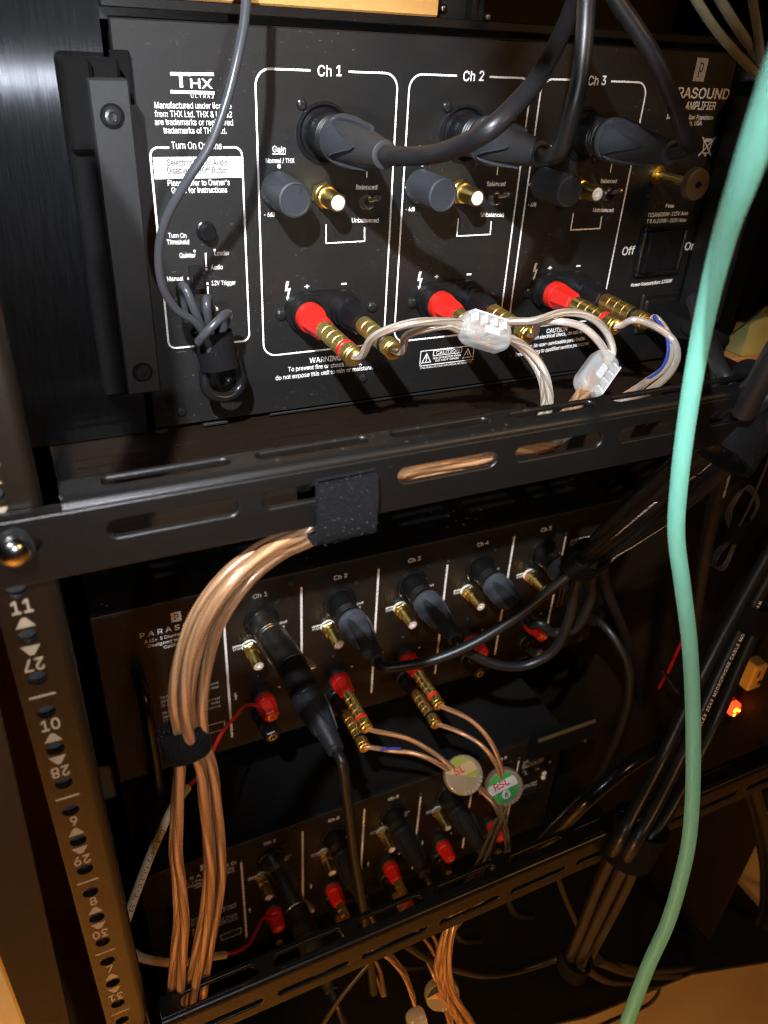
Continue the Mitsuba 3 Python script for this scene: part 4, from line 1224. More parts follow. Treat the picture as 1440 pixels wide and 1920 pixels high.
twin_thing('amber twin speaker cable at the inner right of the hanging bundle', [(86, -174.5, -118), (76, -175, -118.5), (50, -174.5, -119), (30, -173, -126), (20.6, -172.0, -138.7), (10.1, -172.0, -142.0), (-1.6, -174.0, -147.2), (-12.2, -176.0, -158.7), (-17.8, -176.0, -173.6), (-21.1, -176.0, -191.4), (-21.6, -174.0, -209.7), (-19.6, -172.0, -227.7), (-19.0, -170.0, -257.3), (-19.4, -170.0, -283.6), (-21.1, -170.0, -304.1), (-25.4, -170.0, -328.3), (-30.0, -170.0, -354.2), (-34.3, -169.0, -384.2), (-37.5, -168.0, -410.5), (-41.4, -168.0, -447.2)], 1.95, turns=0.4, phase=0.8, group=G1)

# strap that holds them to the bar
loop = [(0, -187.2, -110), (0, -188.2, -118), (0, -188.3, -126), (0, -187.0, -130.5), (0, -181.0, -131.5), (0, -173.5, -129.5), (0, -171.5, -122), (0, -173.0, -113.5), (0, -178, -110.6), (0, -183, -110.6)]
a, b = (15.2, -187.0, -119.4), (34.4, -187.0, -119.8)
xs = (a[0] + b[0]) / 2
strap('black hook and loop strap wrapped over the upper slotted bar', [(xs, q[1], q[2]) for q in loop], 1.7, abs(b[0] - a[0]) / 2, (1, 0, 0.02), 2200)
p = np.array((-27.5, -175.0, -209.1))
strap('black ring of strap round the hanging amber speaker cables', ring_path(p, 7.6, 6.6, (1, 0, 0.08), (0, 0.94, -0.3)), 1.5, 5.6, (0.0, 0.3, 0.95))

# ---------------------------------------------------------------- cables of the middle amplifier
G2 = 'balanced cables plugged into the middle amplifier'
SZ = -355.6
k = thing('microphone_cable', 'long cable with metal adapter barrel in the Ch 1 socket of the middle amplifier', 'cable', G2)
p = np.array([CX[0], QY, SZ - 1.0])
ax1 = np.array([70.8, 0, -361.5]) - np.array([CX[0], QY, SZ - 1.0])
ax1 /= np.linalg.norm(ax1)


def adapter(key, p, ax, L=46.0, r=10.6):
    prof = [(9.4, -2), (9.4, 10)]
    for h in np.arange(10.2, 18, 0.4):
        prof.append((9.4 + (r - 9.4) * min(1, (h - 10.2) / 6) - (0.5 if abs(h - 13) < 0.5 or abs(h - 15.4) < 0.5 else 0), h))
    prof += [(r, 18), (r, L - 1.2), (r - 0.4, L - 0.4), (r - 1.0, L), (9, L)]
    s = part(key, 'adapter', lathe(prof, p, ax, 44), 'm_black_chrome')
    u, v, d = frame(ax)
    q = p + d * L
    tb = trimesh.convex.convex_hull(np.vstack([lathe([(2.0, 0), (2.6, 0.7), (2.0, 1.4)], p + d * (L + 5) + u * 0 + np.array([11.6, 0, 1.0]), (0, -0.3, 1), 14).vertices, lathe([(1.3, 0), (1.3, 1.2)], p + d * (L - 4) + np.array([10.6, 0, 0]), (0, -0.3, 1), 10).vertices]))
    part(s, 'latch', tb, 'm_copper_tab')
    return q


mat('m_copper_tab', prin([0.80, 0.50, 0.26], 0.3, 0.8))
q = adapter(k, p, ax1)
ax2 = np.array([78.0, -70, -381.0]) - q
ax2 /= np.linalg.norm(ax2)
e = xlr_plug(k, q - ax2 * 1.0, ax2, 'm_rubber_dark', 'm_black', 10.2)
cable_run(k, [e, e + ax2 * 8, (80.5, -72.0, -405.0), (83.9, -72.0, -433.8), (88.7, -72.0, -475.6), (93.2, -74.0, -511.8), (96.0, -80.0, -543.5), (96.0, -90.0, -568.6), (99.8, -95.0, -621.4)], 3.4)
ends2 = []
for i, lab in ((1, 'grey rubber plug in the Ch 2 socket of the middle amplifier with cable sweeping right'), (2, 'grey rubber plug in the Ch 3 socket of the middle amplifier with cable looping low'), (3, 'grey rubber plug in the Ch 4 socket of the middle amplifier, half behind a cable'), (4, 'black plug in the Ch 5 socket of the middle amplifier beside the gathered cables')):
    k = thing('microphone_cable', lab, 'cable', G2)
    e = xlr_plug(k, (CX[i], QY, SZ), (0, -1, 0), 'm_rubber_light')
    if i == 1:
        cable_run(k, [e, e + (1, -7, -0.5), (137.5, -34.0, -354.2), (155.1, -38.0, -352.1), (178.9, -44.0, -342.0), (205.5, -50.0, -323.6), (226.6, -56.0, -301.4), (240.8, -62.0, -280.7), (245.7, -66.0, -270.3), (241.3, -90.0, -233.7), (221.9, -130.0, -186.3), (199.8, -165.0, -143.0), (192.9, -185.0, -111.6), (202.5, -190.0, -96.0)], 3.4)
    elif i == 2:
        cable_run(k, [e, e + (0.5, -7, -3), (192.3, -32.0, -365.0), (208.2, -38.0, -374.3), (229.5, -44.0, -377.4), (245.7, -50.0, -364.8), (249.3, -55.0, -336.8), (244.6, -60.0, -300.1), (243.8, -64.0, -276.8), (238.7, -86.0, -241.1), (222.5, -126.0, -193.3), (204.6, -160.0, -149.4), (197.1, -180.0, -117.0), (207.7, -185.0, -100.6)], 3.4)
    elif i == 3:
        cable_run(k, [e, e + (1, -6, -2), (243.6, -34.0, -350.4), (253.6, -38.0, -359.2), (266.6, -44.0, -355.6), (267.6, -52.0, -325.8), (256.0, -60.0, -290.2), (250.7, -66.0, -270.3), (249.2, -88.0, -242.3), (230.3, -128.0, -193.8), (210.4, -162.0, -151.0), (204.7, -180.0, -119.9), (214.4, -185.0, -102.5)], 3.4)
    else:
        cable_run(k, [e, e + (1, -5, 2), (257.0, -50.0, -292.9), (245.6, -70.0, -257.3), (234.5, -94.0, -220.9), (213.5, -132.0, -176.1), (196.1, -164.0, -139.8), (189.8, -182.0, -109.8), (198.5, -188.0, -94.2)], 3.4)
k = thing('microphone_cable', 'black cable with white printed words entering the gathered cables from below', 'cable')
pp = [(729.4, 110.0, -1194.9), (629.0, 100.0, -868.6), (472.6, 40.0, -596.3), (350.6, -24.0, -414.5), (273.8, -58.0, -309.5), (254.5, -70.0, -274.7), (245.8, -96.0, -240.2), (225.4, -136.0, -192.9), (206.7, -168.0, -151.6), (198.8, -188.0, -120.0), (204.3, -195.0, -100.5)]
cable_run(k, pp, 3.5)
part(k, 'lettering', cable_text(pp, 3.5, 1068, 'NEGLEX 2549 MICROPHONE CABLE MOGAMI JAPAN', 2.2), 'm_print', False)
p = np.array((241.2, -66.0, -272.0))
strap_about('black strap gathering the balanced cables right of the Ch 5 plug', (241.8, -60.0, -284.0), (240.0, -74.0, -262.0), 12.5, 10.5, 2.0, 8.5)

# loudspeaker cables of the middle amplifier
G3 = 'speaker cables of the middle amplifier'


def disc_splitter(key, c, nrm, up, r, t, sticker, words, ink='m_red_ink'):
    n = np.array(nrm, float) / np.linalg.norm(nrm)
    c = np.array(c, float)
    u = np.array(up, float)
    u -= n * np.dot(u, n)
    u /= np.linalg.norm(u)
    w = np.cross(u, n)
    s = part(key, 'splitter', lathe([(r - 1.6, -t / 2), (r - 0.4, -t / 2 + 0.7), (r, -t / 2 + 1.8), (r, t / 2 - 1.8), (r - 0.4, t / 2 - 0.7), (r - 1.6, t / 2)], c, n, 44), 'm_clear_amber', 30, label='clear round splitter disc')

    def place(m, h):
        V = m.vertices
        return trimesh.Trimesh(c + np.outer(V[:, 0], w) + np.outer(V[:, 1], u) + np.outer(V[:, 2] + t / 2 + h, n), m.faces, process=False)
    circ = Point(-0.14 * r, 0.08 * r).buffer(r * 0.82, 32)
    band = affinity.rotate(sbox(-2 * r, -0.02 * r, 2 * r, 0.52 * r), 18, origin=(0, 0))
    if words != 'RSL':
        circ = circ.intersection(affinity.rotate(sbox(-2 * r, -0.05 * r, 2 * r, 2 * r), -14, origin=(0, 0)))
    part(s, 'sticker', place(trimesh.creation.extrude_polygon(circ, 0.15, engine='earcut'), 0.05), sticker, False)
    part(s, 'sticker_band', place(trimesh.creation.extrude_polygon(circ.intersection(band), 0.15, engine='earcut'), 0.22), 'm_label' if words == 'RSL' else 'm_label_tan', False)
    tt = text_flat(words, r * 0.36, True, 0.1)
    tt.apply_translation((-tt.bounds[1][0] / 2, 0, 0))
    tt.apply_transform(trimesh.transformations.rotation_matrix(math.radians(18), (0, 0, 1)))
    tt.apply_translation((-0.20 * r, 0.10 * r, 0))
    part(s, 'lettering', place(tt, 0.40), ink, False)
    if words == 'RSL':
        part(s, 'sticker_dot', place(trimesh.creation.extrude_polygon(Point(-0.02 * r, -0.30 * r).buffer(r * 0.24), 0.12, engine='earcut'), 0.40), 'm_label', False)
        t6 = text_flat('6', r * 0.28, True, 0.1)
        t6.apply_translation((-t6.bounds[1][0] / 2 - 0.02 * r, -0.44 * r, 0))
        part(s, 'numeral', place(t6, 0.55), 'm_ink', False)
    ribs = [trimesh.creation.box((0.9, 2.6, t * 0.5)) for _ in range(7)]
    for i, b in enumerate(ribs):
        a = -0.9 + i * 0.24
        b.apply_translation((0, -r * 0.86, t * 0.25 + 0.12))
        b.apply_transform(trimesh.transformations.rotation_matrix(a + 0.9 - 0.1, (0, 0, 1)))
    part(s, 'rib', place(cat(ribs), -t / 2), 'm_clip', False)


mat('m_label_tan', prin([0.50, 0.36, 0.18], 0.5))
mat('m_red_ink', prin([0.50, 0.03, 0.05], 0.5))
for i, lab in ((1, 'copper speaker cable with olive sticker reading SL on its round splitter'), (2, 'copper speaker cable with green RSL sticker on its round splitter')):
    k = thing('speaker_cable', lab, 'cable', G3)
    xr_ = CX[i] - 2.2
    t1 = banana(k, (xr_, QY - 25, -424.5), (0.02, -1, -0.06), 'm_red', 35)
    t2 = banana(k, (xr_, QY - 25, -445.5), (0.0, -1, -0.02), 'm_black', 35)
    if i == 1:
        c = np.array((184.0, -52.0, -462.9))
        lead(k, [t1, t1 + (3, -2, -2), (149.5, -24.0, -438.1), (166.2, -36.0, -448.0), (174.7, -46.0, -454.2), c], 1.8, 'm_strand_copper')
        lead(k, [t2, t2 + (3, -2, 0), (138.1, -22.0, -448.3), (151.3, -32.0, -446.3), (164.0, -42.0, -449.7), c + (-4, 0, -1)], 1.8, 'm_strand_copper')
        part(k, 'tracer', tube([(129.8, -21.0, -445.7), (136.7, -24.2, -443.4), (142.8, -29.2, -440.8)], 1.0, 10), 'm_blue')
        disc_splitter(k, c, (-0.15, -0.62, 0.75), (0.1, 0.5, 0.9), 14.5, 9, 'm_sticker_olive', 'SL')
        a, uv = twin([c, (197.0, -58.0, -477.0), (203.3, -70.0, -484.1), (201.4, -86.0, -486.1), (191.9, -104.0, -479.2), (170.3, -130.0, -455.4), (147.5, -150.0, -436.0), (121.8, -160.0, -426.5), (105.8, -165.0, -434.7), (103.6, -165.0, -460.8), (110.9, -165.0, -496.1), (126.9, -165.0, -541.5), (148.9, -165.0, -596.4)], 1.55, 0.9)
    else:
        c = np.array((219.5, -58.0, -485.4))
        lead(k, [t1, t1 + (3, -2, -2), (202.6, -26.0, -438.8), (212.7, -40.0, -450.7), (216.9, -52.0, -465.6), c], 1.8, 'm_strand_copper')
        lead(k, [t2, t2 + (3, -2, -1), (197.7, -26.0, -451.7), (206.7, -40.0, -454.5), (213.5, -52.0, -465.2), c + (-2, 0, 0)], 1.8, 'm_strand_copper')
        disc_splitter(k, c, (-0.22, -0.86, 0.46), (0.05, 0.4, 0.9), 14.5, 9, 'm_sticker_green', 'RSL')
        a, uv = twin([c, (215.9, -66.0, -497.7), (190.1, -92.0, -478.6), (151.4, -130.0, -436.3), (125.5, -155.0, -410.2), (110.4, -165.0, -414.2), (101.0, -170.0, -428.7), (98.0, -172.0, -450.4), (104.4, -172.0, -484.3), (117.7, -172.0, -523.6), (138.3, -172.0, -579.9)], 1.7, 0.9)
    part(k, 'cable', a, 'm_strand_copper', True, uv)
twin_thing('copper twin speaker cable passing down behind the lower slotted bar at its middle', [(187.5, -96.0, -463.4), (154.9, -128.0, -432.8), (123.7, -158.0, -399.9), (106.9, -168.0, -404.8), (99.7, -174.0, -418.7), (100.1, -176.0, -445.1), (107.4, -176.0, -479.4), (122.7, -176.0, -520.1), (143.9, -176.0, -576.7)], 1.6, phase=1.2)

# ---------------------------------------------------------------- red wires and the pale sheathed cable
zr = QY - 14
k = thing('red_wire', 'thin red wire leaving the Ch 1 red post of the middle amplifier', 'wire')
part(k, 'lead', tube([(CX[0] - 6, zr - 2, -422), (43.7, 20.0, -405.5), (32.6, 10.0, -403.4), (21.4, 0.0, -402.7), (13.3, -10.0, -404.1), (2.8, -30.0, -397.0), (-13.1, -60.0, -372.5)], 1.25, 12), 'm_red_wire')
k = thing('pale_cable', 'pale beige sheathed cable bent into a corner beside the numbered rail', 'cable')
pp = [(-13.1, -60.0, -372.5), (-24.6, -70.0, -374.8), (-36.3, -80.0, -384.8), (-46.7, -88.0, -398.8), (-55.7, -94.0, -413.9), (-61.1, -96.0, -427.6), (-61.6, -94.0, -444.7), (-55.8, -88.0, -471.1), (-45.0, -80.0, -497.8), (-30.3, -70.0, -527.0), (-15.5, -62.0, -545.7), (-1.0, -56.0, -562.3)]
part(k, 'sheath', tube(pp, 2.5, 16, r_end=2.6), 'm_white_cable')
part(k, 'lettering', cable_text(pp, 2.5, 26, 'CL3 16/2 (UL) C-UL E2', 2.3, (-0.1, -1, 0.2)), 'm_ink', False)
k = thing('red_wire', 'dim red wire rising to the Ch 1 red post of the lowest amplifier', 'wire')
part(k, 'lead', tube([(-1.7, -56.0, -561.1), (11.0, -40.0, -592.8), (24.3, -24.0, -617.6), (35.4, -6.0, -634.3), (44.5, 10.0, -649.9), (CX[0] - 5, QY - 14, -692)], 1.35, 12), 'm_red_wire')
k = thing('pale_cable', 'flat pale strip with dark print hanging just right of the rack rail', 'cable')
pp = [(-58.4, -150.0, -144.6), (-58.8, -150.0, -152.8), (-59.6, -150.0, -167.7), (-60.0, -150.0, -181.3), (-60.6, -150.0, -190.2)]
part(k, 'sheath', tube(pp, 1.5, 12), 'm_pale_wood')
part(k, 'lettering', cable_text(pp, 1.5, 6, '16/2 AWG HSGNYC', 1.9, (0, -1, 0.2), flip=True), 'm_ink', False)

# ---------------------------------------------------------------- plugs of the lowest amplifier
Z3 = SZ - 269.6
G4 = 'balanced cables plugged into the lowest amplifier'
k = thing('microphone_cable', 'metal adapter barrel in the Ch 1 socket of the lowest amplifier', 'cable', G4)
q = adapter(k, np.array([CX[0], QY, Z3]), np.array([0.10, -0.985, -0.08]), 52, 10.4)
e = xlr_plug(k, q, np.array([0.10, -0.97, -0.22]), 'm_rubber_dark', 'm_black', 10.0)
cable_run(k, [e, e + (1, -10, -4), e + (6, -26, -30), e + (12, -30, -70)], 3.4)
for i in (1, 2, 3):
    k = thing('microphone_cable', ('', 'dark plug right of the metal adapter barrel on the lowest amplifier', 'dim rubber plug above the slot where two gold pins show', 'rightmost dim plug on the lowest amplifier, under the round stickers')[i], 'cable', G4)
    e = xlr_plug(k, (CX[i], QY, Z3), (0, -1, 0), 'm_rubber_dark')
    cable_run(k, [e, e + (1, -9, -3), e + (8, -24, -20), e + (22, -34, -60), e + (50, -30, -90)], 3.4)
for i in (1, 2):
    k = thing('speaker_cable', ('', 'dim gold plugs right beside the dark cord hanging to the lower bar', 'dim gold plugs seen through the lower bar below the round stickers')[i], 'cable', 'speaker cables of the lowest amplifier')
    xr_ = CX[i] - 2.2
    t1 = banana(k, (xr_, QY - 25, -424.5 - 269.6), (0.02, -1, -0.06), 'm_red', 35)
    t2 = banana(k, (xr_, QY - 25, -445.5 - 269.6), (0.0, -1, -0.02), 'm_black', 35)
    lead(k, [t1, t1 + (4, -4, -4), t1 + (16, -18, -26), t1 + (20, -30, -60)], 1.7, 'm_strand_copper')
    lead(k, [t2, t2 + (4, -4, -4), t2 + (14, -16, -20), t2 + (20, -28, -44)], 1.7, 'm_strand_copper')

# ---------------------------------------------------------------- black cable bundles on the right
G5 = 'black cables of the strapped bundle at the right'
runs = [
    ('black cable with white lettering on the right strapped bundle', [(308.9, -150.0, -204.2), (297.2, -150.0, -235.9), (286.8, -152.0, -264.8), (275.5, -156.0, -291.3), (259.2, -164.0, -317.2), (235.8, -176.0, -338.2), (208.8, -190.0, -351.1), (194.7, -196.0, -360.7), (203.5, -186.0, -418.6), (212.2, -176.0, -484.3), (216.8, -170.0, -535.6)], True),
    ('outer black cable along the right edge of the strapped bundle', [(332.2, -146.0, -220.3), (316.0, -148.0, -249.5), (302.4, -150.0, -276.9), (293.1, -154.0, -301.0), (278.1, -162.0, -333.1), (253.9, -174.0, -353.0), (224.4, -188.0, -366.1), (209.2, -192.0, -378.7), (220.7, -182.0, -437.6), (228.0, -172.0, -507.7), (227.7, -168.0, -550.4)], False),
    ('inner black cable along the left edge of the strapped bundle', [(304.6, -146.0, -202.3), (292.3, -146.0, -233.1), (281.6, -148.0, -260.6), (268.8, -152.0, -286.4), (250.5, -160.0, -313.5), (230.1, -170.0, -339.9), (202.7, -184.0, -353.0), (190.9, -190.0, -361.9), (198.8, -180.0, -421.7), (206.6, -172.0, -483.8), (212.1, -166.0, -535.5)], False),
]
for lab, pts, words in runs:
    k = thing('microphone_cable', lab, 'cable')
    cable_run(k, pts, 3.5)
    if words:
        part(k, 'lettering', cable_text(pts, 3.5, 250, 'NEGLEX 2549 MICROPHONE CABLE MOGAMI JAPAN', 1.9, (-0.3, -1, 0.3), flip=True), 'm_print', False)
k = thing('black_cord', 'glossy black cord arching into the strap on the lower bar', 'cord')
cable_run(k, [(202.5, -120.0, -475.8), (195.4, -140.0, -423.4), (203.8, -150.0, -384.9), (225.9, -150.0, -369.0), (255.0, -145.0, -368.3), (291.1, -135.0, -376.9)], 4.6, 'm_black_gloss')
p = np.array((289.7, -151.0, -270.3))
strap_about('ribbed black strap round the right bundle, near the orange socket', (286.1, -153.0, -277.7), (291.7, -150.0, -259.4), 9.0, 8.0, 1.8, 7.5, 1600)
p = np.array((207.4, -184.0, -373.9))
strap_about('wide black strap tying the cables to the lower slotted bar', (198.9, -188.0, -392.7), (211.3, -186.0, -354.9), 14.5, 15.5, 1.8, 12, 900)
p = np.array((215.7, -168.0, -538.2))
strap_about('black strap low down below the lower slotted bar', (218.5, -164.0, -571.5), (216.2, -170.0, -515.5), 11, 9.5, 1.8, 9, 700)
p = np.array((186.3, -186.0, -115.0))
strap_about('large fuzzy black strap round the right end of the upper bar', (188.6, -178.8, -134.4), (211.4, -173.2, -109.6), 13, 13.5, 2.2, 18, 4200)

# ---------------------------------------------------------------- the mint green cable in front of everything
pts = [(41.6, -284.7, 10.6), (51.5, -277.4, 5.4), (63.4, -266.0, -3.7), (78.2, -251.8, -18.0), (105.3, -226.6, -37.8), (123.0, -211.7, -64.3), (131.5, -207.3, -93.6), (136.3, -207.6, -120.9), (140.7, -208.9, -142.4), (147.9, -212.4, -165.1), (155.0, -216.9, -189.2), (159.4, -222.6, -213.3), (161.4, -229.6, -237.1), (161.2, -237.6, -260.2), (159.9, -243.7, -279.5), (156.6, -248.5, -296.4), (150.9, -253.7, -315.8), (141.9, -258.3, -334.6), (131.6, -265.0, -355.7), (119.4, -273.7, -380.9)]
k = thing('network_cable', 'mint green round cable hanging down in front at the right', 'cable')
part(k, 'jacket', tube(pts, 2.95, 28, 1.5), 'm_green', 70)

# ---------------------------------------------------------------- small things at the top right and far right
G6 = 'cords crossing the top right corner'
for lab, pts, r in (('pale lit cord crossing the top right corner, longest of three', [(178.4, -110.0, 24.8), (189.1, -110.0, 16.9), (204.8, -108.0, 7.7), (225.2, -104.0, -1.0), (245.1, -100.0, -8.5)], 1.7), ('short pale lit cord in the middle of the top right corner', [(200.0, -100.0, 26.6), (210.6, -100.0, 18.2), (223.4, -98.0, 10.7), (240.9, -94.0, 2.5), (265.8, -90.0, -8.7)], 1.9), ('pale lit cord close to the mint green cable', [(221.1, -100.0, 28.1), (228.2, -100.0, 18.3), (237.3, -98.0, 8.1), (247.6, -95.0, -2.9)], 1.8)):
    tag('signal_cord', tube(pts, r, 14), 'm_cord', lab, 'cord', smooth=60)
mat('m_cord', prin([0.17, 0.16, 0.10], 0.35))
w = thing('wooden_ledge', 'strip of orange wooden ledge right of the large amplifier', 'ledge')
put(w, block(392, 520, -4, 60, -192, -182, 0.8), 'm_wood', False)
tag('yellow_cloth', trimesh.convex.convex_hull(np.array([(404, -3, -181.5), (470, -6, -181.5), (404, 20, -181.5), (470, 20, -181.5), (410, 2, -160), (440, 0, -150), (470, 4, -158), (440, 18, -155)])), 'm_cloth', 'crumpled yellowish cloth on the wooden ledge', 'cloth', smooth=60)
mat('m_cloth', prin([0.50, 0.46, 0.16], 0.8))
# power strip at the far right with an orange socket and a lit red switch
ps = thing('power_strip', 'power strip at the right with an orange socket and a glowing red switch', 'power strip')
c = np.array((467.1, -60.0, -452.0))
part(ps, 'body', block(c[0] - 14, c[0] + 60, -56, -30, c[2] - 70, c[2] + 60, 2), 'm_black', False)
sk = part(ps, 'socket', block(c[0] - 11, c[0] + 13, -68, -55, c[2] - 14, c[2] + 14, 1.5), 'm_orange', False, label='orange mains socket')
part(sk, 'slot', cat(block(c[0] - 5, c[0] - 3.6, -68.4, -67, c[2] + 1, c[2] + 8), block(c[0] + 4, c[0] + 5.4, -68.4, -67, c[2] + 1, c[2] + 8), block(c[0] - 1.5, c[0] + 2, -68.4, -67, c[2] - 8, c[2] - 4)), 'm_black_matte', False)
mat('m_orange', prin([0.90, 0.48, 0.10], 0.45))
c = np.array((461.5, -60.0, -495.3))
rs = part(ps, 'switch', block(c[0] - 5.5, c[0] + 5.5, -63, -55, c[2] - 6.5, c[2] + 6.5, 2.2), 'm_black', False, label='lit red rocker switch')
scene[rs]['emitter'] = {'type': 'area', 'radiance': {'type': 'rgb', 'value': [0.9, 0.05, 0.01]}, 'sampling_weight': 0.3}
q = part(rs, 'glow', cat([lathe([(rr, 0), (rr * 0.8, 0.5), (0.2, 0.7)], (c[0] + dx, -63.0, c[2] + dz), n=18) for dx, dz, rr in ((-2.2, 2.0, 2.6), (3.0, -0.5, 1.3), (-2.0, -4.0, 1.4))]), 'm_black')
scene[q]['emitter'] = {'type': 'area', 'radiance': {'type': 'rgb', 'value': [3.0, 0.9, 0.06]}, 'sampling_weight': 0.3}
# ---------------------------------------------------------------- things hanging at the bottom
k = thing('speaker_cable', 'dim speaker cable with a long clear splitter hanging below the lower bar', 'cable')
a, uv = twin([(57.4, -160.0, -419.6), (67.8, -165.0, -430.3), (76.8, -168.0, -449.2), (83.0, -170.0, -472.2), (85.8, -170.0, -485.2)], 1.3, 0.9)
part(k, 'cable', a, 'm_strand_copper', True, uv)
s0_, s1_ = np.array((85.1, -170.0, -481.0)), np.array((94.0, -170.0, -543.9))
splitter(k, (s0_ + s1_) / 2, s1_ - s0_, (0, -1, 0.2), 28, 12, 9)
k = thing('speaker_cable', 'dim speaker cable with a round splitter half behind the copper bundle', 'cable')
c = np.array((128.5, -140.0, -563.4))
a, uv = twin([(125.8, -120.0, -546.8), (126.1, -132.0, -550.2), c, (134.6, -145.0, -590.0), (143.7, -145.0, -640.7)], 1.4, 0.9)
part(k, 'cable', a, 'm_strand_copper', True, uv)
disc_splitter(k, c, (-0.2, -0.9, 0.35), (0, 0.3, 0.9), 12, 8, 'm_rubber', 'S')
for lab, pts, r in (('thin brown cord hanging below the lower bar at the left', [(55.8, -170.0, -414.6), (46.4, -170.0, -426.9), (37.0, -170.0, -440.9), (26.2, -170.0, -464.6), (20.1, -170.0, -489.0)], 1.6),
                    ('black cord running right below the lower bar', [(94.2, -140.0, -478.3), (111.7, -140.0, -506.7), (136.5, -138.0, -541.6), (174.4, -135.0, -583.9), (210.3, -135.0, -601.4), (235.5, -140.0, -596.6), (238.2, -150.0, -574.4)], 2.6),
                    ('black cord ring lying at the lower right, outer loop', [(415.4, -120.0, -505.2), (465.8, -120.0, -593.8), (517.8, -120.0, -696.9), (543.9, -122.0, -785.1), (521.7, -125.0, -815.3), (457.3, -128.0, -791.7), (376.1, -130.0, -737.1), (294.3, -135.0, -652.0)], 3.6),
                    ('black cord at the lower right crossing towards the frame edge', [(553.5, -110.0, -687.6), (603.1, -110.0, -812.3), (605.6, -112.0, -885.8), (553.0, -115.0, -889.6), (471.3, -118.0, -847.6), (386.6, -120.0, -788.8)], 3.2)):
    tag('black_cord', tube(pts, r, 14), 'm_cable', lab, 'cord', smooth=60)
for i, (a, b, c) in enumerate((((1222, 1684), (1270, 1680), (1330, 1668)), ((1218, 1700), (1280, 1704), (1328, 1692)), ((1245, 1728), (1290, 1730), (1334, 1722)))):
    pass
cg = thing('black_cord', 'coiled black cord behind the mint green cable at the lower right', 'cord')
A_ = np.array((488.7, -70.0, -798.8))
coil = []
for t in np.linspace(0, 2 * np.pi * 4.5, 70):
    coil.append(A_ + np.array([19 * math.cos(t), 12 * math.sin(t), -0.9 * t + 8 + 2.0 * math.sin(t)]))
part(cg, 'coil', tube(coil, 2.6, 12, 1.6), 'm_black_gloss', 60)
# rack base and the unit with a brass edge
tag('floor_mat', trimesh.creation.extrude_polygon(Polygon([(-90, -100), (244, -107), (318, -124), (442, -134), (522, -156), (560, -160), (560, 300), (-90, 300)]), 4, engine='earcut').apply_translation((0, 0, -789.9)), 'm_black', 'black mat edge on the wooden floor at the lower right', 'mat', smooth=False)
bx_ = thing('media_box', 'small black box with a tan top edge right of the round splitters', 'box')
e0, e1 = np.array((280.6, -20.0, -500.7)), np.array((340.5, -20.0, -500.7))
part(bx_, 'body', block(e0[0] - 4, e1[0] + 3, -19, -12, e0[2] - 26, e0[2] - 1, 1), 'm_black_matte', False)
part(bx_, 'edge', block(e0[0], e1[0], -21, -18.5, e0[2] - 2, e0[2] + 1.2, 0.5), 'm_brass_dull', False)
for p in ((282.4, -19.0, -527.6), (299.6, -19.0, -535.3), (335.2, -19.0, -524.2)):
    part(bx_, 'screw', screw(p[0], -19, p[2], 1.8, 1.4), 'm_chrome')

# ---------------------------------------------------------------- more cables on the right
k = thing('microphone_cable', 'black cable with faint lettering running straight down behind the mint green cable', 'cable')
pp = [(231.3, -150.0, -131.9), (270.0, -120.0, -180.5), (299.7, -100.0, -231.4), (319.0, -90.0, -281.9), (342.7, -80.0, -341.1), (384.9, -60.0, -430.1), (425.2, -40.0, -535.1), (471.2, -10.0, -665.6), (523.4, 30.0, -815.5)]
cable_run(k, pp, 4.2)
part(k, 'lettering', cable_text(pp, 4.2, 60, 'CSA LL64151 CSA FT4 300V', 2.0, (-0.2, -1, 0.4)), 'm_print_dim', False)
G7 = 'cords of the bundle entering the large fuzzy strap'
for lab, pts, r in (('grey cord rising from the large fuzzy strap beside the wooden ledge', [(195.2, -176.0, -115.7), (190.7, -170.0, -106.9), (195.2, -158.0, -103.1), (207.0, -140.0, -101.1), (216.5, -120.0, -91.9)], 3.0),
                    ('thick black cord leaving the large fuzzy strap at the frame edge', [(184.8, -186.0, -113.2), (183.4, -190.0, -98.8), (183.7, -192.0, -88.1), (185.8, -195.0, -73.1)], 4.4),
                    ('lower black cord of the strapped bundle sloping to the gathered plugs', [(252.6, -58.0, -287.3), (253.3, -80.0, -255.1), (234.0, -120.0, -207.3), (212.9, -156.0, -163.1), (200.2, -178.0, -124.7), (203.4, -186.0, -106.1)], 3.5),
                    ('black cord on top of the strapped bundle sloping to the gathered plugs', [(239.7, -66.0, -265.5), (228.0, -94.0, -224.8), (206.5, -134.0, -175.1), (190.2, -164.0, -138.1), (185.2, -182.0, -108.5), (192.7, -188.0, -93.6)], 3.3)):
    tag('black_cord', tube(pts, r, 18), 'm_cable', lab, 'cord', smooth=60)
k = thing('signal_cord', 'thin bundled cord tied in the middle at the far right', 'cord')
for o in range(3):
    part(k, 'loop', tube([(378.2, -60.0, -289.5) + 0 * np.zeros(3) if False else np.array((378.2, -60.0, -289.5)) + (o * 2.2, o, 0), np.array((365.2, -60.0, -268.9)) + (o * 2.5, 0, 0), np.array((371.1, -62.0, -251.1)) + (o * 2.0, 0, o), np.array((394.5, -60.0, -270.7)) + (o * 1.0, 0, 0), np.array((387.9, -58.0, -292.9)) + (o * 1.0, 0, 0), np.array((368.7, -60.0, -300.9)) + (o * 3, 0, -o), np.array((362.3, -62.0, -309.5)) + (o * 3.5, 0, -2 * o), np.array((373.3, -64.0, -314.3)) + (o * 2, 0, -2 * o), np.array((381.9, -62.0, -293.6)) + (o, 0, 0)], 0.8, 10), 'm_cable_grey', 60)
part(k, 'lead', tube([(378.8, -62.0, -288.4), (372.0, -70.0, -264.5), (360.2, -80.0, -233.9), (347.4, -90.0, -201.9)], 0.9, 10), 'm_cable_grey', 60)
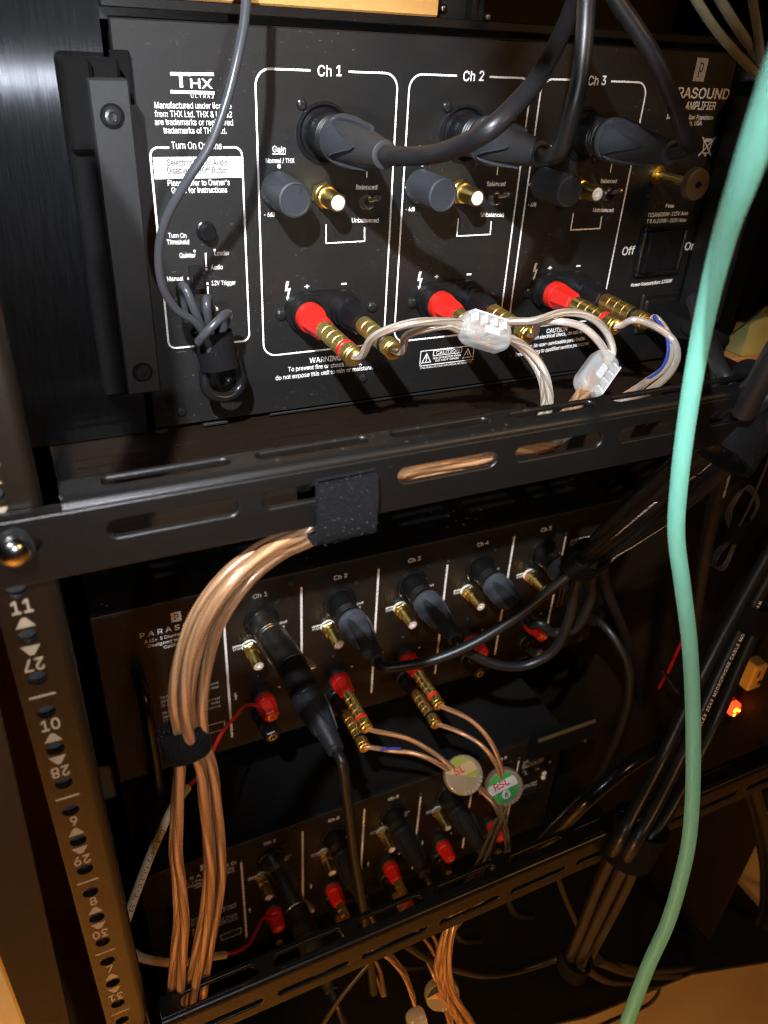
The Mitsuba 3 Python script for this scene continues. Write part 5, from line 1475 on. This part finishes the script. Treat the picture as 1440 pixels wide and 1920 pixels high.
strap_about('small black strap tying the thin bundled cord at the far right', (378.3, -60.0, -294.9), (381.1, -60.0, -275.8), 7, 6, 1.6, 9, 700)
tag('red_wire', tube([(447.0, 10.0, -528.6), (440.1, 0.0, -493.0), (428.9, -10.0, -461.1), (419.2, -20.0, -428.1)], 1.3, 12), 'm_red_wire', 'short red wire glinting behind the mint green cable', 'wire', smooth=60)
tag('black_cord', tube([(403.0, -20.0, -462.6), (411.5, -30.0, -475.8), (419.4, -40.0, -486.9), (440.7, -50.0, -510.8)], 2.0, 12), 'm_black_gloss', 'short glossy cord crossing behind the mint green cable', 'cord', smooth=60)
# plug bodies seen between the cables at the right of the middle amplifier
k = thing('mains_cable', 'dark plug with its cord in the inlet of the middle amplifier', 'cable')
part(k, 'plug', trimesh.convex.convex_hull(np.array([(341 + sx * 10, 40, -408 + sz * 7) for sx in (-1, 1) for sz in (-1, 1)] + [(341 + sx * 9, 18, -408 + sz * 7) for sx in (-1, 1) for sz in (-1, 1)] + [(341 + sx * 5, 5, -408 + sz * 5) for sx in (-1, 1) for sz in (-1, 1)])), 'm_rubber_dark', 20)
cable_run(k, [(341, 8, -408), (344, -8, -412), (352, -24, -430), (362, -28, -470), (372, -20, -540), (380, 0, -640)], 3.8)
# tangle below the lower bar
G8 = 'black cords tangled below the lower bar'
rng = np.random.default_rng(5)
for lab, pts, r in (('black cord hanging in a wide curve under the lower bar at the right', [(367.9, -150.0, -448.4), (436.7, -140.0, -552.8), (508.3, -130.0, -676.9), (548.2, -128.0, -788.6), (528.6, -128.0, -830.9), (454.1, -128.0, -803.3), (362.0, -130.0, -732.9), (280.2, -140.0, -633.2)], 4.6),
                    ('black cord looping lower than the others at the right', [(609.2, -110.0, -756.6), (633.2, -110.0, -863.8), (603.4, -112.0, -901.1), (523.3, -115.0, -854.4), (422.5, -118.0, -810.0), (340.1, -122.0, -744.2), (263.0, -140.0, -628.3)], 3.6),
                    ('thin black cord dropping from the lower bar near the strap', [(196.7, -150.0, -454.6), (220.7, -140.0, -507.6), (254.0, -130.0, -578.2), (292.9, -120.0, -668.1)], 2.0),
                    ('black cord crossing the floor edge at the lower right', [(501.9, -100.0, -864.1), (540.2, -100.0, -881.2), (598.1, -105.0, -912.5), (666.9, -110.0, -938.3)], 3.0),
                    ('black cord running along the floor edge at the lower right', [(448.7, -110.0, -847.6), (509.8, -110.0, -869.3), (589.3, -110.0, -925.3), (701.3, -112.0, -997.9)], 3.2),
                    ('small black cord loop lying on the floor edge', [(329.3, -150.0, -721.4), (352.4, -150.0, -712.7), (366.1, -150.0, -728.9), (361.6, -150.0, -747.8), (316.3, -150.0, -740.1), (279.6, -150.0, -734.6)], 1.6)):
    tag('black_cord', tube(pts, r, 16), 'm_cable', lab, 'cord', smooth=60)

tag('black_cord', tube([(-90, -310, 250), (-62, -302, 190), (-42, -292, 150), (-27, -287, 131), (0, -287, 130), (25, -289, 137), (60, -295, 160), (120, -300, 240)], 4.0, 16), 'm_cable', 'slack black cord hanging above the view', 'cord', smooth=60)

# the thick bundle between the gathering strap and the large fuzzy strap
mid = np.array([(241.3, -66.0, -272.4), (238.5, -90.0, -237.8), (221.3, -128.0, -189.5), (204.6, -160.0, -149.4), (200, -176, -122), (213, -172.5, -107.5), (236, -166, -82)])
for i in range(7):
    t = i * np.pi / 3
    o = np.zeros(3) if i == 6 else np.array([0.75 * math.cos(t), 0.6 * math.sin(t), 0.7 * math.cos(t + 1.9)]) * 7.4
    squeeze = np.array([0.85, 1.1, 1.15, 1.05, 0.9, 1.1, 1.3])[:, None]
    pts = mid + o * squeeze
    lab = {2: 'white lettered cable on the lower side of the thick strapped bundle', 4: 'white lettered cable on the upper side of the thick strapped bundle'}.get(i, 'plain black cable in the thick bundle between the gathering strap and the large fuzzy strap')
    k = thing('microphone_cable', lab, 'cable', 'black cables of the thick strapped bundle')
    cable_run(k, pts, 3.3)
    if i in (2, 4):
        part(k, 'lettering', cable_text(pts, 3.3, (24, 88)[(2, 4).index(i)], 'NEGLEX 2549 MICROPHONE CABLE MOGAMI JAPAN', 2.0, (-0.35, -1, 0.2)), 'm_print', False)
